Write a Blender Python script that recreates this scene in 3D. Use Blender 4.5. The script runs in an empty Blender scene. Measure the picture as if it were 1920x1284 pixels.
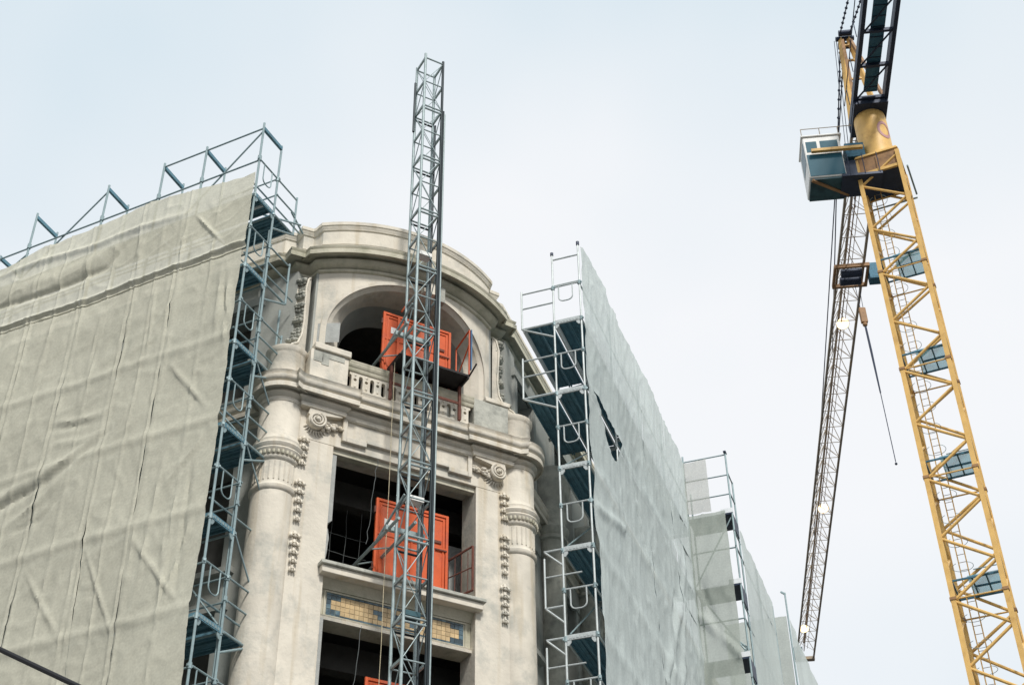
import bpy, bmesh, math, random
from math import sin, cos, radians, pi, sqrt, hypot, atan2, exp
from mathutils import Vector, Matrix, Quaternion, noise

random.seed(7)
S = bpy.context.scene
COL = S.collection

# ------------------------------------------------------------------ camera
PITCH, ROLL = radians(37.768), radians(-0.749)
cam_d = bpy.data.cameras.new("camera"); cam = bpy.data.objects.new("camera", cam_d); COL.objects.link(cam)
cam_d.sensor_fit = 'HORIZONTAL'; cam_d.sensor_width = 36.0; cam_d.lens = 36.0 * 2667.0 / 1920.0
cam_d.clip_start = 0.1; cam_d.clip_end = 5000
F_ = Vector((0, cos(PITCH), sin(PITCH))); U0 = Vector((0, -sin(PITCH), cos(PITCH))); R0_ = Vector((1, 0, 0))
U_ = U0 * cos(ROLL) - R0_ * sin(ROLL); R_ = R0_ * cos(ROLL) + U0 * sin(ROLL)
cam.matrix_world = Matrix(((R_.x, U_.x, -F_.x, 0), (R_.y, U_.y, -F_.y, 0), (R_.z, U_.z, -F_.z, 1.6), (0, 0, 0, 1)))
S.camera = cam

# ------------------------------------------------------------------ sky and sun
SUN_AZ, SUN_EL = 159.0, 46.0          # compass angle of the sun seen from the camera (0 = view direction), elevation
SKY_OFF = (1.7, 0.0, 0.9)
w = bpy.data.worlds.new("World"); S.world = w; w.use_nodes = True
nt = w.node_tree; nt.nodes.clear()
out = nt.nodes.new('ShaderNodeOutputWorld'); bg = nt.nodes.new('ShaderNodeBackground'); bg.inputs['Strength'].default_value = 0.1
sky = nt.nodes.new('ShaderNodeTexSky'); sky.sky_type = 'NISHITA'; sky.sun_disc = False
sky.sun_elevation = radians(SUN_EL); sky.sun_rotation = radians(SUN_AZ); sky.air_density = 1.0; sky.dust_density = 2.0
# thin even overcast in front of the blue: pale cloud sheet, thicker towards the horizon, with faint soft patches
tc = nt.nodes.new('ShaderNodeTexCoord'); sep = nt.nodes.new('ShaderNodeSeparateXYZ')
nt.links.new(tc.outputs['Generated'], sep.inputs[0])
nz = nt.nodes.new('ShaderNodeTexNoise'); nz.inputs['Scale'].default_value = 2.6; nz.inputs['Detail'].default_value = 3.0; nz.inputs['Roughness'].default_value = 0.5
mpw = nt.nodes.new('ShaderNodeMapping'); mpw.inputs['Location'].default_value = SKY_OFF; nt.links.new(tc.outputs['Generated'], mpw.inputs['Vector']); nt.links.new(mpw.outputs[0], nz.inputs['Vector'])
mr = nt.nodes.new('ShaderNodeMapRange'); mr.inputs['From Min'].default_value = 0.62; mr.inputs['From Max'].default_value = 0.92
mr.inputs['To Min'].default_value = 0.0; mr.inputs['To Max'].default_value = 0.9
nt.links.new(sep.outputs['Z'], mr.inputs['Value'])
ad = nt.nodes.new('ShaderNodeMath'); ad.operation = 'MULTIPLY_ADD'; ad.inputs[1].default_value = 1.5; 
nt.links.new(nz.outputs['Fac'], ad.inputs[0]); nt.links.new(mr.outputs[0], ad.inputs[2])
sb = nt.nodes.new('ShaderNodeMath'); sb.operation = 'SUBTRACT'; sb.inputs[1].default_value = 0.70; sb.use_clamp = True
nt.links.new(ad.outputs[0], sb.inputs[0])
cl = nt.nodes.new('ShaderNodeMix'); cl.data_type = 'RGBA'
cl.inputs['A'].default_value = (9.75, 9.9, 10.15, 1); cl.inputs['B'].default_value = (6.3, 7.85, 8.8, 1)
nt.links.new(sb.outputs[0], cl.inputs['Factor'])
mx = nt.nodes.new('ShaderNodeMix'); mx.data_type = 'RGBA'; mx.inputs['Factor'].default_value = 0.93
nt.links.new(sky.outputs[0], mx.inputs['A']); nt.links.new(cl.outputs['Result'], mx.inputs['B'])
nt.links.new(mx.outputs['Result'], bg.inputs['Color']); nt.links.new(bg.outputs[0], out.inputs[0])

sl = bpy.data.lights.new("sun", 'SUN'); sun = bpy.data.objects.new("sun", sl); COL.objects.link(sun)
sl.energy = 3.5; sl.angle = radians(9); sl.color = (1.0, 0.965, 0.91)
sd = Vector((sin(radians(SUN_AZ)) * cos(radians(SUN_EL)), cos(radians(SUN_AZ)) * cos(radians(SUN_EL)), sin(radians(SUN_EL))))
sun.rotation_euler = sd.to_track_quat('Z', 'Y').to_euler(); sun.location = (0, -20, 60)

S.view_settings.view_transform = 'Standard'; S.view_settings.look = 'None'
S.view_settings.exposure = 0.0; S.view_settings.gamma = 1.0
S.cycles.max_bounces = 6; S.cycles.transparent_max_bounces = 12

# ------------------------------------------------------------------ materials
def mat(name, base, rough=0.8, metal=0.0, var=0.0, vscale=3.0, dark=None, dscale=0.6, dlo=0.52, dhi=0.75, bump=0.0, bscale=30.0, streak=None, emit=None, spec=0.3, orand=0.0):
    m = bpy.data.materials.new(name); m.use_nodes = True; n = m.node_tree; p = n.nodes['Principled BSDF']
    p.inputs['Roughness'].default_value = rough; p.inputs['Metallic'].default_value = metal; p.inputs['Specular IOR Level'].default_value = spec
    L = n.links.new
    col = n.nodes.new('ShaderNodeRGB'); col.outputs[0].default_value = (*base, 1); c = col.outputs[0]
    g = n.nodes.new('ShaderNodeNewGeometry'); pos = g.outputs['Position']
    if var:
        t = n.nodes.new('ShaderNodeTexNoise'); t.inputs['Scale'].default_value = vscale; t.inputs['Detail'].default_value = 6; L(pos, t.inputs['Vector'])
        r = n.nodes.new('ShaderNodeMapRange'); r.inputs['From Min'].default_value = 0.3; r.inputs['From Max'].default_value = 0.7
        r.inputs['To Min'].default_value = 1 - var; r.inputs['To Max'].default_value = 1 + var; L(t.outputs['Fac'], r.inputs['Value'])
        x = n.nodes.new('ShaderNodeVectorMath'); x.operation = 'SCALE'; L(c, x.inputs[0]); L(r.outputs[0], x.inputs['Scale']); c = x.outputs[0]
    if dark is not None:
        t = n.nodes.new('ShaderNodeTexNoise'); t.inputs['Scale'].default_value = dscale; t.inputs['Detail'].default_value = 9; t.inputs['Roughness'].default_value = 0.65; L(pos, t.inputs['Vector'])
        r = n.nodes.new('ShaderNodeMapRange'); r.inputs['From Min'].default_value = dlo; r.inputs['From Max'].default_value = dhi; L(t.outputs['Fac'], r.inputs['Value'])
        x = n.nodes.new('ShaderNodeMix'); x.data_type = 'RGBA'; L(r.outputs[0], x.inputs['Factor']); L(c, x.inputs['A']); x.inputs['B'].default_value = (*dark, 1); c = x.outputs['Result']
    if streak is not None:   # run-off streaks, stretched vertically
        mp = n.nodes.new('ShaderNodeMapping'); mp.inputs['Scale'].default_value = (5, 5, 0.35); L(pos, mp.inputs['Vector'])
        t = n.nodes.new('ShaderNodeTexNoise'); t.inputs['Scale'].default_value = 1.0; t.inputs['Detail'].default_value = 5; L(mp.outputs[0], t.inputs['Vector'])
        r = n.nodes.new('ShaderNodeMapRange'); r.inputs['From Min'].default_value = 0.54; r.inputs['From Max'].default_value = 0.74; r.inputs['To Max'].default_value = 0.75; L(t.outputs['Fac'], r.inputs['Value'])
        x = n.nodes.new('ShaderNodeMix'); x.data_type = 'RGBA'; L(r.outputs[0], x.inputs['Factor']); L(c, x.inputs['A']); x.inputs['B'].default_value = (*streak, 1); c = x.outputs['Result']
    if orand:
        oi = n.nodes.new('ShaderNodeObjectInfo'); r = n.nodes.new('ShaderNodeMapRange'); r.inputs['To Min'].default_value = 1 - orand; r.inputs['To Max'].default_value = 1 + orand; L(oi.outputs['Random'], r.inputs['Value'])
        x = n.nodes.new('ShaderNodeVectorMath'); x.operation = 'SCALE'; L(c, x.inputs[0]); L(r.outputs[0], x.inputs['Scale']); c = x.outputs[0]
    L(c, p.inputs['Base Color'])
    if bump:
        t = n.nodes.new('ShaderNodeTexNoise'); t.inputs['Scale'].default_value = bscale; t.inputs['Detail'].default_value = 5; L(pos, t.inputs['Vector'])
        b = n.nodes.new('ShaderNodeBump'); b.inputs['Strength'].default_value = bump; b.inputs['Distance'].default_value = 0.02; L(t.outputs['Fac'], b.inputs['Height']); L(b.outputs[0], p.inputs['Normal'])
    if emit:
        p.inputs['Emission Color'].default_value = (*emit[:3], 1); p.inputs['Emission Strength'].default_value = emit[3]
    return m

def net_mat(name, base, trans, alpha, scale=1.0):
    m = bpy.data.materials.new(name); m.use_nodes = True; n = m.node_tree; n.nodes.clear(); L = n.links.new
    o = n.nodes.new('ShaderNodeOutputMaterial'); d = n.nodes.new('ShaderNodeBsdfDiffuse'); t = n.nodes.new('ShaderNodeBsdfTranslucent')
    g = n.nodes.new('ShaderNodeNewGeometry')
    ns = n.nodes.new('ShaderNodeTexNoise'); ns.inputs['Scale'].default_value = 0.9 * scale; ns.inputs['Detail'].default_value = 8; ns.inputs['Roughness'].default_value = 0.62
    L(g.outputs['Position'], ns.inputs['Vector'])
    r = n.nodes.new('ShaderNodeMapRange'); r.inputs['From Min'].default_value = 0.3; r.inputs['From Max'].default_value = 0.72; r.inputs['To Min'].default_value = 0.90; r.inputs['To Max'].default_value = 1.08
    L(ns.outputs['Fac'], r.inputs['Value'])
    wv = n.nodes.new('ShaderNodeTexNoise'); wv.inputs['Scale'].default_value = 22; wv.inputs['Detail'].default_value = 4; L(g.outputs['Position'], wv.inputs['Vector'])
    r2 = n.nodes.new('ShaderNodeMapRange'); r2.inputs['From Min'].default_value = 0.25; r2.inputs['From Max'].default_value = 0.75; r2.inputs['To Min'].default_value = 0.90; r2.inputs['To Max'].default_value = 1.10; L(wv.outputs['Fac'], r2.inputs['Value'])
    mu = n.nodes.new('ShaderNodeMath'); mu.operation = 'MULTIPLY'; L(r.outputs[0], mu.inputs[0]); L(r2.outputs[0], mu.inputs[1])
    rgb = n.nodes.new('ShaderNodeRGB'); rgb.outputs[0].default_value = (*base, 1)
    sc = n.nodes.new('ShaderNodeVectorMath'); sc.operation = 'SCALE'; L(rgb.outputs[0], sc.inputs[0]); L(mu.outputs[0], sc.inputs['Scale'])
    L(sc.outputs[0], d.inputs['Color']); L(sc.outputs[0], t.inputs['Color'])
    bmp = n.nodes.new('ShaderNodeBump'); bmp.inputs['Strength'].default_value = 0.5; bmp.inputs['Distance'].default_value = 0.006
    bn = n.nodes.new('ShaderNodeTexNoise'); bn.inputs['Scale'].default_value = 16; bn.inputs['Detail'].default_value = 6; L(g.outputs['Position'], bn.inputs['Vector'])
    L(bn.outputs['Fac'], bmp.inputs['Height']); L(bmp.outputs[0], d.inputs['Normal'])
    mxs = n.nodes.new('ShaderNodeMixShader'); mxs.inputs[0].default_value = trans; L(d.outputs[0], mxs.inputs[1]); L(t.outputs[0], mxs.inputs[2])
    tr = n.nodes.new('ShaderNodeBsdfTransparent'); mx2 = n.nodes.new('ShaderNodeMixShader'); mx2.inputs[0].default_value = alpha
    L(mxs.outputs[0], mx2.inputs[1]); L(tr.outputs[0], mx2.inputs[2]); L(mx2.outputs[0], o.inputs[0])
    return m

M = {}
M['stone'] = mat('cream_stone', (0.625, 0.58, 0.495), 0.9, var=0.10, vscale=2.2, dark=(0.33, 0.34, 0.31), dscale=1.6, dlo=0.50, dhi=0.78, bump=0.4, bscale=14, streak=(0.47, 0.40, 0.29))
M['stone_worn'] = mat('weathered_stone', (0.43, 0.43, 0.38), 0.92, var=0.14, vscale=5, dark=(0.24, 0.245, 0.22), dscale=2.6, dlo=0.46, dhi=0.68, bump=0.5, bscale=18)
M['stone_moss'] = mat('soiled_moulding', (0.52, 0.49, 0.395), 0.92, var=0.1, vscale=4, dark=(0.27, 0.27, 0.19), dscale=2.0, dlo=0.48, dhi=0.72, bump=0.3, bscale=20, streak=(0.33, 0.32, 0.24))
M['render_grey'] = mat('grey_render', (0.36, 0.37, 0.355), 0.95, var=0.12, vscale=6, bump=0.5, bscale=40)
M['facade'] = mat('facade_plaster', (0.34, 0.35, 0.325), 0.92, var=0.12, vscale=1.6, dark=(0.23, 0.25, 0.24), dscale=0.8, dlo=0.48, dhi=0.72, bump=0.3, bscale=12, streak=(0.28, 0.28, 0.25))
M['inner'] = mat('shade_darkened_concrete', (0.085, 0.085, 0.08), 0.95, var=0.2, vscale=3, bump=0.3, bscale=10)  # concrete set near black, so the shade of the rooms is in its colour
M['galv'] = mat('galvanised_tube', (0.25, 0.33, 0.345), 0.55, metal=0.2, var=0.10, vscale=9, dark=(0.20, 0.25, 0.26), dscale=5, dlo=0.55, dhi=0.75, spec=0.4)
M['galv_light'] = mat('bright_galvanised_tube', (0.46, 0.50, 0.50), 0.5, metal=0.2, var=0.12, vscale=9, dark=(0.34, 0.38, 0.38), dscale=5, dlo=0.58, dhi=0.78, spec=0.4)
M['deck'] = mat('steel_deck', (0.11, 0.225, 0.285), 0.6, metal=0.1, var=0.15, vscale=7, dark=(0.07, 0.12, 0.14), dscale=3)
M['deck_white'] = mat('white_aluminium', (0.72, 0.74, 0.76), 0.4, metal=0.2, var=0.06)
M['mast'] = mat('mast_galvanised', (0.30, 0.365, 0.37), 0.5, metal=0.2, var=0.15, vscale=11, dark=(0.22, 0.25, 0.25), dscale=6, dlo=0.55, dhi=0.75)
M['mast_dark'] = mat('greased_rack_steel', (0.022, 0.03, 0.034), 0.5, metal=0.5, var=0.2)
M['orange'] = mat('orange_paint', (0.58, 0.10, 0.028), 0.55, var=0.08, vscale=6, dark=(0.36, 0.075, 0.045), dscale=2.5, dlo=0.5, dhi=0.75, streak=(0.52, 0.16, 0.09), bump=0.1, bscale=60)
M['rust'] = mat('rusty_iron', (0.14, 0.055, 0.04), 0.85, var=0.25, vscale=14, dark=(0.06, 0.03, 0.025), dscale=8)
M['black'] = mat('black_plate', (0.022, 0.02, 0.02), 0.7, var=0.2)
M['blue'] = mat('blue_paint', (0.10, 0.24, 0.42), 0.6, var=0.1)
M['yellow'] = mat('yellow_crane_paint', (0.65, 0.41, 0.135), 0.5, var=0.1, vscale=3, dark=(0.36, 0.19, 0.06), dscale=2.5, dlo=0.55, dhi=0.8)
M['yellow_dk'] = mat('dark_brown_paint', (0.30, 0.17, 0.08), 0.6, var=0.15, vscale=3, dark=(0.10, 0.06, 0.04), dscale=2.5)  # darker brown version of the crane yellow, with near-black patches
M['cdark'] = mat('dark_crane_steel', (0.028, 0.04, 0.07), 0.5, metal=0.2, var=0.15)
M['jib'] = mat('jib_steel', (0.33, 0.28, 0.22), 0.55, var=0.2, dark=(0.42, 0.28, 0.12), dscale=1.5)
M['walk'] = mat('walkway_grating', (0.05, 0.14, 0.20), 0.6, metal=0.2, var=0.25, vscale=14)
M['plat'] = net_mat('blue_platform_grating', (0.20, 0.50, 0.62), 0.3, 0.5, 3.0)
M['cabw'] = mat('cab_white', (0.76, 0.76, 0.73), 0.45, var=0.05)
M['cabdk'] = mat('cab_underside', (0.03, 0.075, 0.09), 0.5, var=0.35)
M['glass'] = mat('cab_glass', (0.03, 0.11, 0.15), 0.3, spec=0.12)
M['cable'] = mat('black_cable', (0.012, 0.012, 0.014), 0.6)
M['rope'] = mat('hemp_rope', (0.55, 0.48, 0.33), 0.9, var=0.2, vscale=20)
M['wire'] = mat('thin_wire', (0.10, 0.11, 0.11), 0.7)
M['lamp'] = mat('lit_floodlight', (1, 0.85, 0.6), 0.4, emit=(1.0, 0.74, 0.42, 2.6))
M['tile_b'] = mat('blue_glazed_tile', (0.055, 0.095, 0.12), 0.3, var=0.3, vscale=9, dark=(0.16, 0.22, 0.22), dscale=7, spec=0.5, orand=0.45)
M['tile_y'] = mat('ochre_glazed_tile', (0.47, 0.34, 0.18), 0.35, var=0.16, vscale=7, dark=(0.52, 0.40, 0.22), dscale=6, spec=0.5, orand=0.16)
M['emblem'] = mat('faded_violet_emblem', (0.44, 0.24, 0.24), 0.6, var=0.15)
M['netL'] = net_mat('beige_debris_net', (0.61, 0.595, 0.49), 0.20, 0.10)
M['netR'] = net_mat('grey_debris_net', (0.61, 0.675, 0.66), 0.28, 0.10)
M['netC'] = net_mat('greenish_debris_net', (0.42, 0.46, 0.42), 0.25, 0.15)
M['netB'] = net_mat('thin_debris_net', (0.56, 0.57, 0.53), 0.40, 0.28)
M['street'] = mat('asphalt', (0.06, 0.06, 0.06), 0.9, var=0.15, vscale=2, bump=0.3)
M['pave'] = mat('pale_paving', (0.17, 0.16, 0.145), 0.9, var=0.12, vscale=3, bump=0.2)

# ------------------------------------------------------------------ helpers
def tag(o, label=None, cat=None, group=None, kind=None):
    if label: o['label'] = label
    if cat: o['category'] = cat
    if group: o['group'] = group
    if kind: o['kind'] = kind
    return o
def thing(name, label, cat, loc=(0, 0, 0), rz=0.0, group=None):
    o = bpy.data.objects.new(name, None); COL.objects.link(o); o.location = loc; o.rotation_euler = (0, 0, rz); o.empty_display_size = 0.3
    return tag(o, label, cat, group)

class MB:
    def __init__(s): s.v = []; s.f = []; s.sm = []
    def add(s, vs, fs, smooth=False):
        b = len(s.v); s.v += [tuple(v) for v in vs]
        for f in fs: s.f.append([b + i for i in f]); s.sm.append(smooth)
        return s
    def box(s, x0, x1, y0, y1, z0, z1, T=None):
        vs = [(x, y, z) for z in (z0, z1) for x, y in ((x0, y0), (x1, y0), (x1, y1), (x0, y1))]
        if T: vs = [T(*v) for v in vs]
        return s.add(vs, [(3, 2, 1, 0), (4, 5, 6, 7), (0, 1, 5, 4), (1, 2, 6, 5), (2, 3, 7, 6), (3, 0, 4, 7)])
    def tube(s, p, q, r, n=8, r2=None, caps=True):
        p = Vector(p); q = Vector(q); d = (q - p)
        if d.length < 1e-6: return s
        d.normalize(); a = d.orthogonal().normalized(); b = d.cross(a); r2 = r if r2 is None else r2
        vs = [p + (a * cos(2 * pi * i / n) + b * sin(2 * pi * i / n)) * r for i in range(n)] + [q + (a * cos(2 * pi * i / n) + b * sin(2 * pi * i / n)) * r2 for i in range(n)]
        s.add(vs, [(i, (i + 1) % n, n + (i + 1) % n, n + i) for i in range(n)], True)
        if caps: s.add(vs, [tuple(range(n - 1, -1, -1)), tuple(range(n, 2 * n))])
        return s
    def poly(s, pts, r, n=6):
        pts = [Vector(p) for p in pts]; rings = []
        for i, p in enumerate(pts):
            d = (pts[min(i + 1, len(pts) - 1)] - pts[max(i - 1, 0)]).normalized()
            if i == 0: a = d.orthogonal().normalized()
            else:
                a = a - d * a.dot(d)
                a = a.normalized() if a.length > 1e-5 else d.orthogonal().normalized()
            b = d.cross(a); rr = r[i] if isinstance(r, (list, tuple)) else r
            rings.append([p + (a * cos(2 * pi * k / n) + b * sin(2 * pi * k / n)) * rr for k in range(n)])
        vs = [v for R in rings for v in R]
        s.add(vs, [(j * n + i, j * n + (i + 1) % n, (j + 1) * n + (i + 1) % n, (j + 1) * n + i) for j in range(len(pts) - 1) for i in range(n)], True)
        s.add(rings[0] + rings[-1], [tuple(range(n - 1, -1, -1)), tuple(range(n, 2 * n))])
        return s
    def beam(s, p, q, w, h, up=(0, 0, 1)):   # rectangular bar, h along up
        p = Vector(p); q = Vector(q); d = (q - p).normalized(); up = Vector(up); b = d.cross(up)
        if b.length < 1e-4: b = d.orthogonal()
        b.normalize(); u = b.cross(d).normalized()
        vs = [e + b * (sx * w / 2) + u * (sy * h / 2) for e in (p, q) for sx, sy in ((-1, -1), (1, -1), (1, 1), (-1, 1))]
        return s.add(vs, [(3, 2, 1, 0), (4, 5, 6, 7), (0, 1, 5, 4), (1, 2, 6, 5), (2, 3, 7, 6), (3, 0, 4, 7)])
    def lathe(s, prof, cx, cy, n=40, a0=0, a1=2 * pi, smooth=True):
        full = abs(a1 - a0 - 2 * pi) < 1e-6; m = n if full else n + 1
        vs = [(cx + r * cos(a0 + (a1 - a0) * i / n), cy + r * sin(a0 + (a1 - a0) * i / n), z) for r, z in prof for i in range(m)]
        fs = []
        for j in range(len(prof) - 1):
            for i in range(n):
                k = (i + 1) % m if full else i + 1
                fs.append((j * m + i, j * m + k, (j + 1) * m + k, (j + 1) * m + i))
        return s.add(vs, fs, smooth)
    def prism(s, pts, y0, y1, T=None, smooth=False):   # polygon in (x,z), extruded along y
        n = len(pts); vs = [(x, y0, z) for x, z in pts] + [(x, y1, z) for x, z in pts]
        if T: vs = [T(*v) for v in vs]
        s.add(vs, [(i, (i + 1) % n, n + (i + 1) % n, n + i) for i in range(n)], smooth)
        return s.add(vs, [tuple(range(n - 1, -1, -1)), tuple(range(n, 2 * n))])
    def sweep(s, path, prof, smooth=False):   # path [(x,y)], outward on the right hand; prof [(d,z)] bottom to top
        n = len(path); rings = []
        for i in range(n):
            p = Vector(path[i])
            d1 = (p - Vector(path[i - 1])).normalized() if i else None
            d2 = (Vector(path[i + 1]) - p).normalized() if i < n - 1 else None
            d1 = d1 or d2; d2 = d2 or d1
            n1 = Vector((d1.y, -d1.x)); n2 = Vector((d2.y, -d2.x)); m = n1 + n2
            if m.length < 0.3: m = n1 * 1.0
            else: m = m / max(m.dot(n1), 0.35)
            rings.append([(p.x + m.x * d, p.y + m.y * d, z) for d, z in prof])
        k = len(prof); vs = [v for R in rings for v in R]
        fs = [(i * k + j, (i + 1) * k + j, (i + 1) * k + j + 1, i * k + j + 1) for i in range(n - 1) for j in range(k - 1)]
        s.add(vs, fs, smooth)
        return s.add(rings[0] + rings[-1], [tuple(range(k)), tuple(range(2 * k - 1, k - 1, -1))])
    def blob(s, c, r, n=6, m=4, sq=(1, 1, 1)):
        prof = [(sin(pi * j / m), -cos(pi * j / m)) for j in range(m + 1)]
        vs = [(c[0] + r * sq[0] * pr * cos(2 * pi * i / n), c[1] + r * sq[1] * pr * sin(2 * pi * i / n), c[2] + r * sq[2] * pz) for pr, pz in prof for i in range(n)]
        return s.add(vs, [(j * n + i, j * n + (i + 1) % n, (j + 1) * n + (i + 1) % n, (j + 1) * n + i) for j in range(m) for i in range(n)], True)
    def mesh(s, name, m):
        me = bpy.data.meshes.new(name); me.from_pydata(s.v, [], s.f)
        me.polygons.foreach_set('use_smooth', s.sm); me.materials.append(M[m] if isinstance(m, str) else m); me.update(); me.set_sharp_from_angle(angle=radians(40)); return me
    def build(s, name, m, parent=None, bevel=0.0, loc=None):
        o = bpy.data.objects.new(name, s.mesh(name, m)); COL.objects.link(o); o.parent = parent
        if loc: o.location = loc
        if bevel:
            b = o.modifiers.new('bevel', 'BEVEL'); b.width = bevel; b.segments = 2; b.limit_method = 'ANGLE'; b.angle_limit = radians(40); b.harden_normals = False
        return o

def inst(name, me, parent, loc=(0, 0, 0), rot=None, quat=None):
    o = bpy.data.objects.new(name, me); COL.objects.link(o); o.parent = parent; o.location = loc
    if quat is not None: o.rotation_mode = 'QUATERNION'; o.rotation_quaternion = quat
    elif rot: o.rotation_euler = rot
    return o
CACHE = {}
def tubepart(name, p, q, r, m, parent, n=8):
    p = Vector(p); q = Vector(q); d = q - p; L = round(d.length, 2); key = (name, L, r, m, n)
    if key not in CACHE: CACHE[key] = MB().tube((0, 0, 0), (0, 0, L), r, n).mesh(name, m)
    return inst(name, CACHE[key], parent, p, quat=Vector((0, 0, 1)).rotation_difference(d))

def az(a): return Vector((sin(radians(a)), cos(radians(a))))
# surveyed plan positions (camera at the origin of the plan, compass angles from the view direction)
L0 = az(-13.9) * 22.95; uL = az(-64.4); mL = az(25.6)      # outer corner post of the left scaffold, along, inward
R0 = az(3.59) * 25.8;  uR = az(18.8); mR = az(-71.2)        # outer corner post of the right scaffold
FO = Vector((-2.376, 25.245)); fe = az(60.6); fm = az(-29.4)  # centre of the tower front, along, inward
RZF = radians(29.4)
def toF(P): P = P - FO; return (P.dot(fe), P.dot(fm))
def LF(a, off): return toF(L0 + uL * a + mL * off)
def RF(a, off): return toF(R0 + uR * a + mR * off)

# ================================================================== SETTING
tag(MB().add([(-900, -900, 0), (900, -900, 0), (900, 900, 0), (-900, 900, 0)], [(0, 1, 2, 3)]).build('road', 'street'), kind='structure')
pv = MB()
pts = [LF(-3, -2.5), LF(40, -2.5), LF(40, 30), RF(40, 30), RF(45, -4.5), RF(-3, -4.5)]
W = lambda p, z: (FO.x + fe.x * p[0] + fm.x * p[1], FO.y + fe.y * p[0] + fm.y * p[1], z)
n = len(pts)
pv.add([W(p, 0.004) for p in pts] + [W(p, 0.14) for p in pts], [tuple(range(2 * n - 1, n - 1, -1))] + [(i, i + n, (i + 1) % n + n, (i + 1) % n) for i in range(n)])
tag(pv.build('pavement', 'pave'), kind='structure')

# ================================================================== CORNER BUILDING (front-local: x along the front, y inward)
B = thing('corner_building', 'cream stone corner building with round-arched loggia, columns and curved parapet', 'building', (FO.x, FO.y, 0), RZF)

# front wall: two pilaster piers, beam over the top window
FT = -0.30
for sg in (-1, 1):
    x0, x1 = sorted((sg * 1.64, sg * 2.46))
    MB().box(x0, x1, FT, 0.36, 0.14, 17.72).build('pilaster', 'stone', B, 0.015)
MB().box(-2.46, 2.46, FT, 0.36, 17.722, 18.46).build('lintel_wall', 'stone', B, 0.012)
# spandrels, sills, soffit strips
TW = 0.098
def spandrel(zs, first):
    sp = MB().box(-1.638, 1.638, -0.10, 0.34, zs - 1.05, zs - 0.02).build('spandrel', 'stone_moss', B, 0.01)
    # sill
    MB().box(-1.78, 1.78, -0.52, -0.02, zs - 0.075, zs).build('window_sill', 'stone_worn', B, 0.012)
    MB().box(-1.74, 1.74, -0.46, -0.02, zs - 0.225, zs - 0.077).build('window_sill', 'stone', B, 0.012)
    MB().sweep([(-1.638, -0.101), (1.638, -0.101)], [(0, zs - 0.40), (0.03, zs - 0.40), (0.05, zs - 0.34), (0.16, zs - 0.228), (0, zs - 0.228)]).build('sill_moulding', 'stone_moss', B)
    MB().sweep([(-1.638, -0.101), (1.638, -0.101)], [(0, zs - 1.05), (0.05, zs - 1.05), (0.06, zs - 1.0), (0.035, zs - 0.985), (0.05, zs - 0.96), (0.0, zs - 0.945)]).build('lower_moulding', 'stone', B)
    if not first: return
    tp = MB()   # frame round the tiles
    z0, z1 = zs - 0.93, zs - 0.45
    for a, b, c, d in ((-1.53, 1.53, z1, z1 + 0.035), (-1.53, 1.53, z0 - 0.012, z0 + 0.0), (-1.53, -1.505, z0, z1), (1.505, 1.53, z0, z1)):
        tp.box(a, b, -0.125, -0.099, c, d)
    pan = tp.build('tile_panel', 'stone_moss', B)
    # glazed tiles: blue border, ochre field, small blue figures in the middle and corners
    st = 0.038; ny = 4; cw = (z1 - z0 - 0.012 - 2 * st) / ny; nx = int(3.0 / cw); ox = -nx * cw / 2
    tb = MB().box(0, cw - 0.008, -0.118, -0.1, 0, cw - 0.008).mesh('tile', 'tile_b'); ty = MB().box(0, cw - 0.008, -0.116, -0.1, 0, cw - 0.008).mesh('tile', 'tile_y')
    th = MB().box(0, cw - 0.008, -0.118, -0.1, 0, st - 0.007).mesh('tile', 'tile_b')
    for i in range(nx):
        for zz in (z0 + 0.006, z1 - 0.006 - st): inst('tile', th, pan, (ox + i * cw, 0, zz + 0.003))
        for j in range(ny):
            mid = abs(i - (nx - 1) / 2); e = min(i, nx - 1 - i)
            blue = e == 0 or (e in (1, 2) and j in (0, 3)) or (3 < mid < 5.2 and j in (1, 2) and not (mid > 4.4 and j == 1)) or (mid < 1.2 and j in (1, 2))
            inst('tile', tb if blue else ty, pan, (ox + i * cw, random.uniform(-0.003, 0.003), z0 + 0.006 + st + j * cw))
for k, zs in enumerate((15.0, 11.1, 7.2)): spandrel(zs, k < 2)
# window surround: lintel strip and rebates, left one broken off at the bottom
MB().box(-1.638, 1.638, -0.22, -0.05, 17.60, 17.721).build('window_head', 'stone_moss', B, 0.01)
def rebate(x0, x1, z0, z1, broken):
    if broken:
        pts = [(x0, z1), (x0, z0)]; z = z0; i = 0
        while z < z0 + 0.95:
            pts.append((x0 + (x1 - x0) * (0.55 + 0.4 * noise.noise(Vector((z * 4, 3.3, 0))) if z < z0 + 0.9 else 0.1), z)); z += 0.06
        pts += [(x0 + 0.03, z0 + 0.98), (x1, z0 + 1.06), (x1, z1)]
        MB().prism(pts, -0.2, 0.1).build('window_rebate', 'render_grey', B)
    else:
        MB().box(x0, x1, -0.2, 0.1, z0, z1).build('window_rebate', 'render_grey', B)
rebate(-1.636, -1.52, 15.003, 17.598, True)
rebate(-1.636, -1.54, 11.103, 13.947, False); rebate(-1.636, -1.54, 7.203, 10.0, False)
# framed panel above the window, with dropped ends
fp = MB()
for a, b, c, d in ((-1.5, 1.5, 18.38, 18.455), (-1.5, -1.40, 17.86, 18.379), (1.40, 1.5, 17.86, 18.379), (-1.399, -0.95, 17.86, 17.98), (0.95, 1.399, 17.86, 17.98), (-0.949, 0.949, 17.95, 18.03)):
    fp.box(a, b, -0.385, -0.301, c, d)
fp.build('frieze_panel_frame', 'stone', B, 0.01)
MB().box(-1.40, 1.40, -0.33, -0.301, 17.981, 18.38).build('frieze_panel', 'stone', B, 0.006)

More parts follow.
